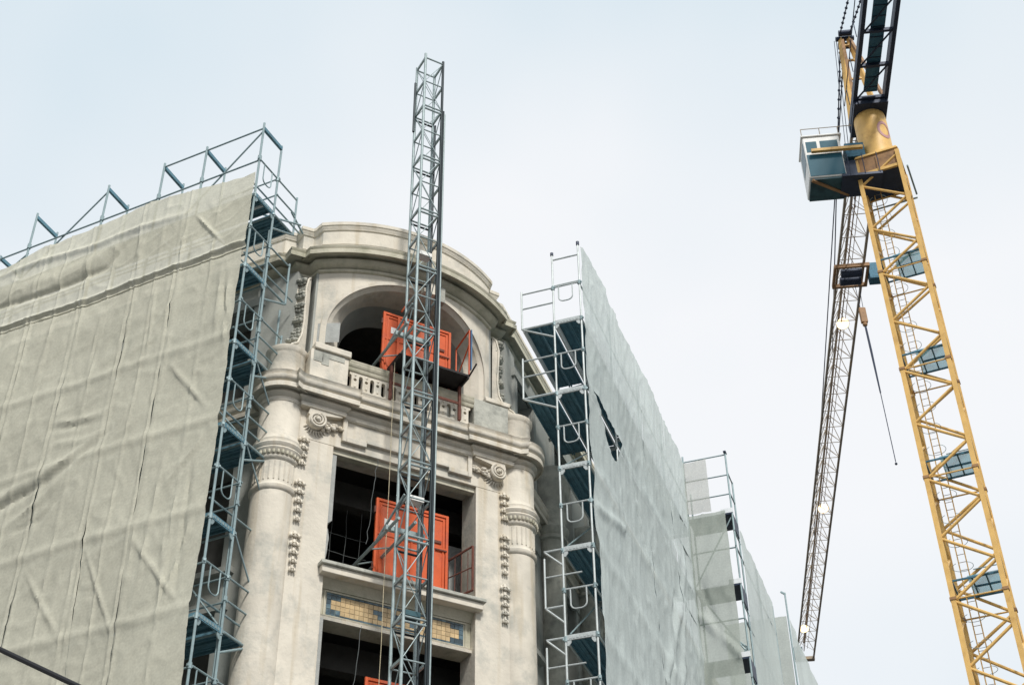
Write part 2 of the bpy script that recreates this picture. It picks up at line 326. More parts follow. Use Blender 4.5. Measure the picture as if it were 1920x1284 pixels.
# columns
CP = [(0.44, 0.14), (0.43, 16.30), (0.455, 16.32), (0.475, 16.36), (0.475, 16.41), (0.44, 16.45), (0.425, 16.48), (0.42, 16.50), (0.42, 16.98), (0.45, 17.01), (0.475, 17.04), (0.475, 17.07),
      (0.45, 17.09), (0.50, 17.16), (0.53, 17.22), (0.52, 17.25), (0.535, 17.27), (0.56, 17.33), (0.545, 17.36), (0.50, 17.37), (0.49, 17.42), (0.50, 17.47), (0.47, 17.50), (0.45, 17.58), (0.44, 17.60), (0.44, 18.46)]
def column(cx, cy, z_off=0.0, name='column'):
    c = MB().lathe([(r, z + (z_off if i else 0)) for i, (r, z) in enumerate(CP)], cx, cy, 48).build(name, 'stone', B)
    fl = MB()     # necking flutes as fine raised fillets, and the egg moulding
    for k in range(26):
        a = 2 * pi * k / 26; fl.tube((cx + 0.423 * cos(a), cy + 0.423 * sin(a), 16.54 + z_off), (cx + 0.423 * cos(a), cy + 0.423 * sin(a), 16.96 + z_off), 0.017, 5)
    fl.build('fillet', 'stone', c)
    eg = MB()
    for k in range(34):
        a = 2 * pi * k / 34; eg.blob((cx + 0.495 * cos(a), cy + 0.495 * sin(a), 17.135 + z_off), 0.034, 6, 4, (1, 1, 1.5))
    eg.build('egg_moulding', 'stone_moss', c)
    return c
CLX = 2.72
column(-CLX, 0.0); column(CLX, 0.0)

# main entablature following columns, pilasters and front
def arc(cx, cy, r, a0, a1, n): return [(cx + r * cos(radians(a0 + (a1 - a0) * i / n)), cy + r * sin(radians(a0 + (a1 - a0) * i / n))) for i in range(n + 1)]
WOFF = 2.05
rc = 0.44
pathE = [LF(14, WOFF), LF(0.55, WOFF)] + arc(-CLX, 0, rc, 105, 308, 22) + [(-2.45, -0.45), (-1.5, -0.45), (-1.5, -0.385), (1.5, -0.385), (1.5, -0.45), (2.45, -0.45)] + arc(CLX, 0, rc, 232, 432, 22) + [RF(0.75, WOFF), RF(34, WOFF)]
profE = [(-0.25, 18.40), (0.015, 18.40), (0.035, 18.45), (0.035, 18.475), (-0.005, 18.478), (-0.005, 18.495), (0.06, 18.545), (0.10, 18.57), (0.10, 18.595), (0.05, 18.60), (0.05, 18.66), (0.22, 18.665), (0.225, 18.625), (0.26, 18.62), (0.26, 18.73),
         (0.19, 18.735), (0.19, 18.757), (0.27, 18.79), (0.30, 18.84), (0.30, 18.885), (0.245, 18.89), (0.245, 18.912), (0.285, 18.98), (0.30, 19.0), (0.02, 19.05), (-0.25, 19.06)]
MB().sweep(pathE, [(d * 0.86 if d > 0 else d, z) for d, z in profE]).build('entablature', 'stone', B)
MB().box(-2.44, 2.44, -0.25, 0.36, 18.462, 19.04).build('entablature_core', 'stone', B)

# pedestals over the columns
for sg in (-1, 1):
    MB().lathe([(0.40, 19.03), (0.40, 19.70), (0.415, 19.72), (0.45, 19.78), (0.455, 19.84), (0.42, 19.87), (0.30, 19.90), (0.0, 19.91)], sg * CLX, 0.02, 40).build('pedestal', 'stone', B)
# pier blocks at both ends of the balustrade
MB().box(-2.36, -1.5, -0.44, 0.34, 19.05, 19.90).build('balustrade_pier', 'stone', B, 0.015)
MB().box(-2.30, -1.47, -0.50, 0.30, 19.90, 20.06).build('pier_cap', 'stone', B, 0.02)
MB().box(1.5, 2.36, -0.44, 0.34, 19.05, 19.90).build('balustrade_pier', 'stone_worn', B, 0.02)
MB().box(1.78, 2.40, -0.47, 0.30, 19.90, 20.02).build('pier_cap', 'stone', B, 0.02)
pt = MB()    # broken render patches on the piers
for a, b, c, d in ((-2.30, -2.08, 19.60, 19.88), (-2.10, -1.60, 19.74, 19.89), (-2.12, -1.95, 19.55, 19.75)): pt.box(a, b, -0.452, -0.441, c, d)
pt.build('exposed_patch', 'stone_worn', B, 0.004)
# balustrade: rails and pierced balusters
bal = MB().box(-1.5, 1.5, -0.43, -0.22, 19.055, 19.17).build('balustrade', 'stone', B, 0.008)
MB().sweep([(-1.5, -0.40), (1.5, -0.40)], [(-0.19, 19.66), (0.0, 19.66), (0.02, 19.70), (0.02, 19.73), (0.05, 19.76), (0.06, 19.82), (0.04, 19.84), (0.055, 19.87), (0.055, 19.90), (-0.19, 19.90)]).build('top_rail', 'stone_moss', bal)
PB = 0.262; sw = 0.046; zb, zt = 19.17, 19.66
def half(sgn):
    h = PB / 2 - sw; pts = [(0, zb), ]
    hole = 0.038; zc = zb + 0.30
    pts = [(0, zb), (PB / 2, zb), ] 
    for k in range(7): a = -pi / 2 * (1 - k / 6); pts.append((PB / 2 - sw * cos(a), zb + 0.06 + sw + sw * sin(a)))
    for k in range(7): a = pi / 2 * k / 6; pts.append((PB / 2 - sw * cos(a), zt - 0.075 - sw + sw * sin(a)))
    pts += [(PB / 2, zt), (0, zt)]
    for k in range(9): a = pi / 2 - pi * k / 8; pts.append((hole * cos(a), zc + hole * sin(a)))
    if sgn < 0: pts = [(-x, z) for x, z in pts][::-1]
    return pts
bm_ = MB()
for sg in (1, -1): bm_.prism(half(sg), -0.375, -0.27)
for z in (zb + 0.13, zb + 0.42): bm_.blob((0, -0.378, z), 0.034, 6, 4, (1, 0.5, 1.2))
bme = bm_.mesh('baluster', 'stone')
for k in range(11): inst('baluster', bme, bal, ((k - 5) * PB, 0, 0))

# volute consoles at the pilaster heads
def volute(sg):
    cx = sg * 2.10
    g = MB(); pts = []; rr = []
    for k in range(70):
        a = k / 69 * 2.6 * 2 * pi; r = 0.185 * (1 - k / 69 * 0.86)
        pts.append((cx + sg * r * cos(a + 1.9) * 1.0, -0.47 + 0.03 * (k / 69) * -1, 18.13 + r * sin(a + 1.9))); rr.append(0.030 * (1 - 0.5 * k / 69))
    g.poly(pts, rr, 6)
    g.prism([(cx + 0.185 * cos(2 * pi * k / 28), 18.13 + 0.185 * sin(2 * pi * k / 28)) for k in range(28)], -0.455, -0.30, smooth=False)
    g.blob((cx, -0.50, 18.13), 0.045, 10, 6)
    g.prism([(cx - sg * 0.55 * (1 if sg > 0 else 1), 18.40), (cx + sg * 0.16, 18.40), (cx + sg * 0.19, 18.25), (cx + sg * 0.12, 18.2), (cx - sg * 0.1, 18.28), (cx - sg * 0.55, 18.36)][::(1 if sg < 0 else -1)], -0.44, -0.30)
    o = g.build('volute', 'stone', B)
    lv = MB(); random.seed(40 + sg)
    for k in range(46):
        u = random.random(); x = cx - sg * (0.12 + 0.46 * u); z = 18.24 - 0.23 * (1 - u) * random.random() - 0.05 * u - 0.10 * random.random()
        lv.blob((x, -0.335 - random.uniform(0, 0.05), z), random.uniform(0.022, 0.048), 6, 4, (1.2, 0.9, 0.8))
    for k in range(9):
        a = radians(200 + 15 * k); lv.tube((cx - sg * 0.02 + 0.18 * cos(a), -0.33, 18.10 + 0.17 * sin(a)), (cx - sg * 0.04 + 0.29 * cos(a), -0.31, 18.08 + 0.27 * sin(a)), 0.03, 5, 0.006)
    lv.build('carved_leaves', 'stone', o)
volute(-1); volute(1)
# bell-flower drops beside the columns
bf = MB()
for k in (-1, 0, 1):
    bf.tube((k * 0.062, -0.012, 0.055), (k * 0.078, -0.05, -0.035), 0.012, 6, 0.036)
    bf.blob((k * 0.078, -0.055, -0.04), 0.036, 6, 4, (1, 0.8, 0.6))
bf.tube((0, -0.01, 0.09), (0, -0.03, 0.0), 0.03, 6, 0.05)
bme = bf.mesh('bell_flower', 'stone')
for sg in (-1, 1):
    for z0, z1, nn in ((17.66, 17.1, 4), (16.64, 15.82, 5), (15.46, 14.72, 5)):
        for i in range(nn):
            o = inst('bell_flower', bme, B, (sg * 2.30, -0.302, z0 + (z1 - z0) * i / (nn - 1))); f = 1.12 - 0.12 * i; o.scale = (f, 1, 1)

# ---- loggia drum: curved wall with arch
DR, DC = 3.70, 3.10
def cyl_t(s, r=DR): return DC - sqrt(max(r * r - s * s, 0))
ZB, ZT = 19.05, 22.52
def archz(s, a, b, z0, p=2.25): return z0 + b * max(0.0, 1 - abs(s / a) ** p) ** (1 / p)
rings = [(1.95, lambda s: cyl_t(s), 20.75, 1.50), (1.84, lambda s: cyl_t(s) + 0.10, 20.75, 1.42), (1.56, lambda s: 0.20, 20.85, 1.36), (1.34, lambda s: 0.80, 20.75, 1.30)]
NA = 48
def archline(a, z0, b):
    P = [(-a, ZB), (-a, (ZB + z0) / 2)]
    for k in range(NA + 1):
        th = pi - pi * k / NA; c, s_ = cos(th), sin(th); P.append((a * math.copysign(abs(c) ** 0.86, c), z0 + b * abs(s_) ** 0.86))
    return P + [(a, (ZB + z0) / 2), (a, ZB)]
lines = [[(s, f(s), z) for s, z in archline(a, z0, b)] for a, f, z0, b in rings]
dw = MB(); SE = 2.16
# face between arch line and border (top/side)
A0 = lines[0]; bord = []
for i, (s, t, z) in enumerate(A0):
    if i < 2: q = (-SE, z)
    elif i >= len(A0) - 2: q = (SE, z)
    else:
        dx, dz = s / 1.95, max(z - 20.75, 0) / 1.50; k = max(abs(dx) / (SE / 1.95), dz / ((ZT - 20.75) / 1.50), 1e-6); q = (s / k if k else s, 20.75 + (z - 20.75) / k)
    bord.append(q)
NR = 5; grid = []
for j in range(NR + 1):
    row = []
    for (s, t, z), (qs, qz) in zip(A0, bord):
        u = j / NR; ss = s + (qs - s) * u; row.append((ss, cyl_t(ss), z + (qz - z) * u))
    grid.append(row)
m_ = len(A0)
dw.add([v for r in grid for v in r], [(j * m_ + i, j * m_ + i + 1, (j + 1) * m_ + i + 1, (j + 1) * m_ + i) for j in range(NR) for i in range(m_ - 1)], True)
drum = dw.build('drum_wall', 'stone', B)
for a, b, nm, mm in ((0, 1, 'arch_reveal', 'stone'), (1, 2, 'arch_soffit', 'stone'), (2, 3, 'arch_soffit', 'facade')):
    sf = MB(); sf.add(lines[a] + lines[b], [(i + 1, i, m_ + i, m_ + i + 1) for i in range(m_ - 1)], True); sf.build(nm, mm, B)
# archivolt: raised band round the arch
av = MB(); inn = []; ou = []
for (s, t, z) in A0: inn.append((s, cyl_t(s) - 0.03, z))
A1 = [(s, z) for s, z in archline(2.06, 20.78, 1.56)]
ou = [(s, cyl_t(s) - 0.03, z) for s, z in A1]
ou2 = [(s, cyl_t(s) + 0.01, z) for s, z in A1]; inn2 = [(s, cyl_t(s) + 0.01, z) for s, t, z in A0]
av.add(inn + ou, [(i, i + 1, m_ + i + 1, m_ + i) for i in range(m_ - 1)], True)
av.add(ou + ou2, [(i, i + 1, m_ + i + 1, m_ + i) for i in range(m_ - 1)], True)
av.add(inn2 + inn, [(i, i + 1, m_ + i + 1, m_ + i) for i in range(m_ - 1)], True)
av.build('archivolt', 'stone', B)
# inner wall behind the last ring, with its opening
iw = MB(); A3 = lines[3]; bo = [( -2.3 if i < 2 else 2.3 if i >= m_ - 2 else max(-2.3, min(2.3, s * 2.6)), 0.80, z if (i < 2 or i >= m_ - 2) else max(z, 22.50) ) for i, (s, t, z) in enumerate(A3)]
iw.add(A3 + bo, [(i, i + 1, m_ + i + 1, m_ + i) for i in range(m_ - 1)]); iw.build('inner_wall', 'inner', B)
# grey render patch on the left jamb, keystone block
pg = MB()
gs = [(-2.10 + 0.42 * i / 6) for i in range(7)]
vs = [(s, cyl_t(s) - 0.012, z) for z in (20.45, 20.98) for s in gs]; pg.add(vs, [(i, i + 1, 8 + i, 7 + i) for i in range(6)]); pg.build('render_patch', 'render_grey', B)
MB().prism([(0.05, 22.16), (0.36, 22.16), (0.38, 22.46), (0.03, 22.46)], -0.76, -0.55).build('keystone', 'stone', B, 0.02)
MB().box(0.42, 0.60, -0.72, -0.55, 22.05, 22.48).build('cornice_bracket', 'stone_worn', B, 0.015)

# upper cornice and parapet paths
ha = math.degrees(math.asin(2.15 / DR))
pathU = [LF(14, 2.15), (-2.82, 0.75), (-2.52, 0.72), (-2.50, 0.42), (-2.26, 0.40), (-2.20, 0.30)] + arc(0, DC, DR, 270 - ha, 270 + ha, 40) + [(2.20, 0.30), (2.26, 0.40), (2.50, 0.42), (2.52, 0.72), (2.82, 0.75), RF(34, 2.15)]
profC = [(-0.3, 22.42), (0.02, 22.42), (0.05, 22.44), (0.06, 22.49), (0.0, 22.495), (0.0, 22.515), (0.05, 22.53), (0.10, 22.56), (0.17, 22.60), (0.20, 22.64), (0.205, 22.675), (0.13, 22.68), (0.13, 22.75), (0.37, 22.755), (0.375, 22.69), (0.41, 22.685), (0.41, 22.80), (0.37, 22.82), (0.40, 22.86), (0.41, 22.90), (0.02, 22.96), (-0.3, 22.97)]
MB().sweep(pathU, profC).build('cornice', 'stone_moss', B)
profP = [(-0.35, 22.94), (0.0, 22.94), (0.0, 23.27), (-0.012, 23.275), (-0.012, 23.29), (0.0, 23.295), (0.0, 23.68), (0.03, 23.70), (0.035, 23.73), (0.06, 23.76), (0.065, 23.80), (0.085, 23.81), (0.085, 23.90), (0.05, 23.93), (-0.35, 23.96), (-0.36, 22.96)]
MB().sweep(pathU, profP).build('parapet', 'stone', B)
# flank walls behind the brackets
for sg in (-1, 1):
    a = (sg * 2.16, 0.10); b = (sg * 2.5, 0.42)
    fw = MB(); x0, x1 = sorted((sg * 2.155, sg * 2.50)); fw.box(x0, x1, 0.415, 0.9, 19.05, 22.45); x0, x1 = sorted((sg * 2.05, sg * 2.21)); fw.box(x0, x1, 0.10, 0.41, 19.05, 22.44)
    fw.build('flank_pier', 'facade', B, 0.01)
# scroll brackets with leaf garlands between pedestal and drum
def scroll(sg):
    g = MB(); pts = []
    prof = [(0.02, 22.30), (0.10, 22.20), (0.16, 21.9), (0.14, 21.4), (0.12, 21.0), (0.16, 20.6), (0.28, 20.3), (0.48, 20.12), (0.55, 20.0), (0.50, 19.90), (0.0, 19.90)]
    # profile in (outward distance, z), outward = towards the facade corner diagonal
    ox, oy = sg * 0.80, -0.60
    bx, by = sg * 2.36, 0.30
    px_, py_ = -oy, ox
    vsa = []
    n = len(prof)
    for wv in (-0.13, 0.13):
        vsa += [(bx + ox * d + px_ * wv, by + oy * d + py_ * wv, z) for d, z in prof]
    g.add(vsa, [(i, (i + 1) % n, n + (i + 1) % n, n + i) for i in range(n)]); g.add(vsa, [tuple(range(n - 1, -1, -1)), tuple(range(n, 2 * n))])
    for wv in (-0.12, 0.12):
        g.poly([(bx + ox * (d + 0.01) + px_ * wv, by + oy * (d + 0.01) + py_ * wv, z) for d, z in prof[:-2]], 0.028, 6)
    o = g.build('scroll_bracket', 'stone', B)
    lv = MB(); random.seed(9)
    for k in range(26):
        z = 22.2 - k * 0.075; d = 0.16 + 0.05 * sin(k * 1.3) + (0.0 if z > 20.7 else (20.7 - z) * 0.5)
        for wv in (-0.07, 0.0, 0.07):
            lv.blob((bx + ox * d + px_ * wv, by + oy * d + py_ * wv, z + random.uniform(-0.02, 0.02)), 0.055 + 0.02 * sin(k * 2.1), 6, 4, (1, 1, 0.65))
    lv.build('leaf_garland', 'stone_worn', o)
scroll(-1); scroll(1)

MB().box(1.15, 2.28, 1.0, 1.2, 14.86, 16.95).build('partition', 'render_grey', B)
# ---- side facades
def facade(fn, a0, a1, wins, name_side):
    T = lambda a, off, z: (*fn(a, off), z)
    levels = [(0.14, 3.4), (3.4, 7.2), (7.2, 11.1), (11.1, 15.0), (15.0, 18.44), (19.05, 22.44)]
    wl = MB()
    edges = [a0] + [e for c, wd in wins for e in (c - wd / 2, c + wd / 2)] + [a1]
    for i in range(0, len(edges), 2): wl.box(edges[i], edges[i + 1], WOFF, 2.65, 0.14, 22.44, T)
    for c, wd in wins:
        for k, (z0, z1) in enumerate(levels):
            top = z1 - (0.75 if k < 5 else 0.7); bot = z0 + 0.15
            wl.box(c - wd / 2, c + wd / 2, WOFF + 0.06, 2.64, top, z1 + (0.0 if k != 4 else 0.6), T); wl.box(c - wd / 2, c + wd / 2, WOFF + 0.06, 2.64, z0, bot, T)
    wall = wl.build('side_wall', 'facade', B)
    MB().box(a0 + 0.2, a1, 2.66, 2.9, 0.14, 22.4, T).build('window_backing', 'inner', B)  # dark slab closing the openings, coloured to read as unlit rooms
    for c, wd in wins:      # raised surrounds on the lit storeys
        for k in (3, 4, 5):
            z0, z1 = levels[k]; top = z1 - (0.75 if k < 5 else 0.7)
            sr = MB()
            for s0, s1 in ((c - wd / 2 - 0.18, c - wd / 2), (c + wd / 2, c + wd / 2 + 0.18)): sr.box(s0, s1, WOFF - 0.07, WOFF + 0.02, z0 + 0.15, top, T)
            sr.box(c - wd / 2 - 0.24, c + wd / 2 + 0.24, WOFF - 0.10, WOFF + 0.02, top + 0.001, top + 0.22, T)
            sr.box(c - wd / 2 - 0.28, c + wd / 2 + 0.28, WOFF - 0.16, WOFF + 0.02, z0 + 0.03, z0 + 0.149, T)
            sr.build('window_surround', 'facade', B)
facade(LF, 0.15, 14, [(1.9, 1.4), (4.9, 1.4), (7.9, 1.4), (10.9, 1.4)], 'left')
facade(RF, 0.45, 34, [(1.75, 1.2), (4.7, 1.4), (7.7, 1.4), (10.7, 1.4), (14, 1.4), (18, 1.4), (22, 1.4)], 'right')
# engaged columns on the right facade
for a in (3.15, 6.2, 9.2):
    x, y = RF(a, 1.85)
    MB().lathe([(0.30, 0.14), (0.30, 18.3), (0.36, 18.33), (0.36, 18.40), (0.32, 18.44), (0.40, 18.52), (0.42, 18.62), (0.36, 18.66), (0.33, 18.75), (0.36, 18.9), (0.46, 19.6), (0.52, 20.1), (0.5, 20.2), (0.3, 20.25)], x, y, 28).build('engaged_column', 'stone_worn', B)
# rooms behind the front openings, roof
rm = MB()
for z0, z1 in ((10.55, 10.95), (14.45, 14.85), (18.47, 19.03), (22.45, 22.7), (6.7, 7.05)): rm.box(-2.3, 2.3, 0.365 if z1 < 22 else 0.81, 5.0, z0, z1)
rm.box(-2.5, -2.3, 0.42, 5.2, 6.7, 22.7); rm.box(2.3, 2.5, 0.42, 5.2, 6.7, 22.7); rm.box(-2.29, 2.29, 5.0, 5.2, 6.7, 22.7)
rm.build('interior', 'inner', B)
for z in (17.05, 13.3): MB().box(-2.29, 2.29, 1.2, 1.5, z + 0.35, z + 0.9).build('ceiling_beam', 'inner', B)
rp = [LF(14, 2.3), LF(0.6, 2.3), (-2.3, 0.9), (2.3, 0.9), RF(0.8, 2.3), RF(34, 2.3)]
MB().add([(x, y, 22.93) for x, y in rp], [tuple(range(len(rp)))]).build('roof', 'stone_worn', B)

# ================================================================== SCAFFOLDS
# common small meshes
def uloop(w, h, r=0.014, n=5):
    pts = [(0, 0, 0), (0, 0, -h + 0.12)]
    for k in range(n + 1): a = pi + pi / 2 * k / n; pts.append((0.12 + 0.12 * cos(a), 0, -h + 0.12 + 0.12 * sin(a)))
    for k in range(n + 1): a = 1.5 * pi + pi / 2 * k / n; pts.append((w - 0.12 + 0.12 * cos(a), 0, -h + 0.12 + 0.12 * sin(a)))
    pts += [(w, 0, 0)]
    return pts
def plank_mesh(L, w=0.31, m='deck'):
    b = MB(); b.box(0, L, 0, w, 0.0, 0.012)
    for y in (0, w - 0.03): b.box(0.0, L, y, y + 0.03, -0.05, -0.001)
    for k in range(2): b.box(0.02, L - 0.02, w * (0.34 + 0.32 * k) - 0.012, w * (0.34 + 0.32 * k) + 0.012, -0.02, -0.001)
    return b.mesh('deck_plank', m)

def make_scaffold(root, posts, decks, top, bw, brw, tube, fr, Rm, sgn, rail_posts, bracket_from):
    """local frame: x along the run, y inward (0 = outer face), z up. sgn: +1 run goes to +x, -1 to -x"""
    X = [sgn * p for p in posts]
    for i, x in enumerate(X):
        tz = top[i] if i < len(top) else top[-1]
        tubepart('standard', (x, 0, 0.14), (x, 0, tz[0]), Rm, tube, root)
        tubepart('standard', (x, bw, 0.14), (x, bw, tz[1]), Rm, tube, root)
    for z in decks:
        for i, x in enumerate(X[:5]):
            # deck-end transom with pressed relief on the gable frame
            t = MB().box(x - 0.02, x + 0.02, 0.03, bw - 0.03, z - 0.13, z - 0.02).build('transom', fr, root)
            if i == 0 and z > 9:
                rl = MB(); xx = x - sgn * 0.022
                for k in range(7):
                    y = 0.07 + (bw - 0.14) * (k + 0.5) / 7; rl.box(xx - 0.006, xx + 0.006, y - 0.026, y + 0.026, z - 0.105, z - 0.05)
                rl.build('relief', tube, t)
                for y in (0.07, bw - 0.07):
                    MB().prism([(0, 0), (0.09, 0), (0.09, -0.05), (0.04, -0.12), (0, -0.12)], -0.012, 0.012, T=lambda a, b, c, y=y: (x + b, y + (a if y < bw / 2 else -a) - (0.04 if y < bw / 2 else -0.04), z - 0.13 + c)).build('gusset', tube, t)
        for i in range(len(X) - 1):
            if i > 4 and z < 21: continue
            xa, xb = sorted((X[i], X[i + 1])); L = round(xb - xa - 0.06, 2)
            for y in (0.0, bw):
                tubepart('ledger', (xa, y, z - 0.10), (xb, y, z - 0.10), 0.022, tube, root)
                if y == 0: tubepart('guard_rail', (xa, y, z + 0.95), (xb, y, z + 0.95), 0.02, tube, root)
            if z < 9: continue
            key = ('plank', L)
            if key not in CACHE: CACHE[key] = plank_mesh(L)
            for y in (0.02, 0.345): inst('deck_plank', CACHE[key], root, (xa + 0.03, y, z - 0.012))
    return X

# ---- left scaffold: local x = -uL (towards the corner), y = mL
LR = atan2(-uL.y, -uL.x)
SL = thing('facade_scaffold', 'galvanised tube scaffold behind the beige net, its guard frames standing above the net', 'scaffold', (L0.x, L0.y, 0), LR)
decksL = [23.08 - 2.0 * k for k in range(11)]
postsL = [0, 1.55, 2.74, 4.35, 6.5, 8.6, 10.7]
topL = [(25.2, 24.95), (25.15, 24.5), (25.15, 24.5), (25.15, 24.4), (25.15, 24.4), (24.1, 24.0), (24.1, 24.0)]
make_scaffold(SL, postsL, decksL, topL, 0.72, 0.8, 'galv', 'deck', 0.026, -1, None, None)
BW = 0.72; BR = 1.50
# top cage: cross heads, top rails, mid rails and raking braces
for i in (0, 1, 2, 3, 4):
    x = -postsL[i]; MB().beam((x, 0, 25.03), (x, BW if i else BW, 25.03 if i == 0 else 24.98), 0.06, 0.09).build('cross_head', 'deck', SL)
    MB().tube((x, 0, 24.02), (x, 0, 24.16), 0.045, 8).build('coupler', 'galv', SL)
    tubepart('standard', (x, BW, 24.3), (x, BW, 25.12), 0.024, 'galv', SL)
tubepart('standard', (-7.38, 0, 23.0), (-7.38, 0, 24.15), 0.024, 'galv', SL); MB().beam((-7.38, 0, 24.08), (-7.38, BW, 24.05), 0.06, 0.09).build('cross_head', 'deck', SL)
for i, j in ((0, 1), (1, 2)): tubepart('guard_rail', (-postsL[i], 0, 25.03), (-postsL[j], 0, 25.03), 0.02, 'galv', SL)
for xa, za, xb, zb_ in ((0, 25.0, 1.9, 23.2), (4.35, 25.0, 6.8, 22.9)): tubepart('raking_brace', (-xa, 0.03, za), (-xb, 0.03, zb_), 0.02, 'galv', SL)
tubepart('raking_brace', (-6.5, 0.03, 23.9), (-7.6, 0.03, 23.2), 0.02, 'galv', SL)
# gable end of every lift: end guard with U bars, brackets towards the wall
ul = MB().poly(uloop(0.30, 0.52), 0.015, 6).mesh('u_bar', 'galv')
def gable(root, z, tube, bw, br, rz, stripe=False, ub=ul, xoff=0.0, light=False, brk=True, k=0):
    gr = tubepart('end_guard', (xoff, 0, z + 1.0), (xoff, bw, z + 1.0), 0.02, tube, root)
    inst('u_bar', ub, root, (xoff, bw * 0.28, z + 1.0), rot=(0, 0, pi / 2))
    if brk:
        tubepart('end_guard', (xoff, bw, z + 1.0), (xoff, br, z + 1.0), 0.02, tube, root)
        tubepart('end_guard', (xoff, bw, z + 0.55), (xoff, br, z + 0.55), 0.02, tube, root)
        tubepart('bracket_post', (xoff, br, z - 0.06), (xoff, br, z + 1.08), 0.024, tube, root)
        b = MB().tube((xoff, bw, z - 0.06), (xoff, br, z - 0.06), 0.026, 8).build('bracket', tube, root)
        MB().tube((xoff, br - 0.03, z - 0.08), (xoff, bw, z - 0.48), 0.024, 8).build('strut', tube, b)
for k, z in enumerate(decksL):
    if z < 9: continue
    gable(SL, z, 'galv', BW, BR, LR, brk=(k in (0, 1, 2, 3, 5, 6)), k=k)
    for y in (0.76, 1.08):
        key = ('plank', 1.49); 
        if k in (0, 2, 3, 5, 6):
            if key not in CACHE: CACHE[key] = plank_mesh(1.49)
            inst('deck_plank', CACHE[key], SL, (-1.52, y, z - 0.012))
    MB().beam((-1.55, 0.36, z - 0.10), (0, 0.36, z - 0.10), 0.04, 0.05).build('deck_bearer', 'deck_white' if k == 0 else 'deck', SL)
# diagonal braces on the inner side and loose tubes at the top corner
for k in (2, 3, 4, 6): tubepart('raking_brace', (-0.02, BW + 0.03, decksL[k] + 0.0), (-0.02, BR + 0.02, decksL[k] - 0.95), 0.018, 'galv', SL)
tubepart('raking_brace', (-0.04, BW + 0.06, 21.0), (-0.04, BW + 0.06, 8.0), 0.02, 'cdark', SL)
tubepart('raking_brace', (0.03, BR + 0.08, 17.0), (0.03, BR + 0.14, 8.0), 0.022, 'cdark', SL)
tubepart('outrigger', (0.0, BR - 0.15, 23.6), (0.0, BR + 0.35, 23.35), 0.024, 'galv', SL)
tubepart('outrigger', (-0.5, BW + 0.05, 23.3), (0.15, BR + 0.05, 23.3), 0.022, 'galv', SL)
for z in (21.75, 19.7, 17.8, 15.6, 13.6):
    MB().tube((0, BW, z), (0, BW, z + 0.09), 0.042, 8).build('coupler', 'galv', SL)

# ---- right scaffold: local x = uR, y = mR
RR = atan2(uR.y, uR.x)
SR = thing('facade_scaffold', 'bright galvanised frame scaffold beside the grey net right of the tower, open at its end', 'scaffold', (R0.x, R0.y, 0), RR)
decksR = [22.34 - 2.0 * k for k in range(11)]
postsR = [0, 2.6, 5.2, 7.8, 10.6]
topR = [(24.5, 24.35)] + [(24.3, 23.4)] * 4
BWR = 0.66
make_scaffold(SR, postsR, decksR, topR, BWR, 0.8, 'galv_light', 'galv_light', 0.024, 1, None, None)
tubepart('guard_rail', (0, 0, 24.2), (0, BWR, 24.2), 0.021, 'galv_light', SR)
tubepart('guard_rail', (0, 0, 23.38), (0, BWR, 23.38), 0.021, 'galv_light', SR)
MB().tube((0, 0, 24.5), (0, 0, 24.6), 0.04, 8).build('post_cap', 'cdark', SR); MB().tube((0, BWR, 24.35), (0, BWR, 24.43), 0.04, 8).build('post_cap', 'cdark', SR)
ulr = MB().poly(uloop(0.34, 0.46), 0.017, 6).mesh('u_bar', 'galv_light')
for k, z in enumerate(decksR):
    if z < 8: continue
    gable(SR, z, 'galv_light', BWR, 1.45 if k < 2 else 1.06, RR, ub=ulr, brk=(k < 2), k=k)
    if k in (3, 4):
        for zz in (z, z - 1.3):
            b = MB().tube((0, BWR, zz - 0.06), (0, 1.06, zz - 0.06), 0.024, 8).build('bracket', 'galv_light', SR)
            MB().tube((0, 1.04, zz - 0.08), (0, BWR, zz - 0.44), 0.022, 8).build('strut', 'galv_light', b)
        tubepart('bracket_post', (0, 1.06, z - 1.36), (0, 1.06, z - 0.22), 0.022, 'galv_light', SR); tubepart('end_guard', (0, BWR - 0.4, z - 0.66), (0, 1.06, z - 0.66), 0.019, 'galv_light', SR)
    L = 2.54
    key = ('plank', L)
    if key not in CACHE: CACHE[key] = plank_mesh(L)
    if k < 2:
        for y in (0.74, 1.07): inst('deck_plank', CACHE[key], SR, (0.03, y, z - 0.012))
    for y in ((0.16, 1.30) if k == 0 else (0.33,)):
        MB().tube((0.0, y if k else (0.62 if y < 0.5 else 1.40), z - 0.09), (2.6, y if k else (0.62 if y < 0.5 else 1.40), z - 0.09), 0.05 if k == 0 else 0.03, 8).build('deck_bearer', 'deck_white' if k == 0 else 'deck', SR)
    if k in (5,): tubepart('tie_tube', (0.05, 0.30, z + 0.62), (0.1, 1.42, z + 0.62), 0.018, 'galv_light', SR)
    if k in (1, 2, 3, 4): tubepart('raking_brace', (0.2, 0.62, z + 0.1), (2.5, 0.62, z + 1.9), 0.018, 'galv', SR)

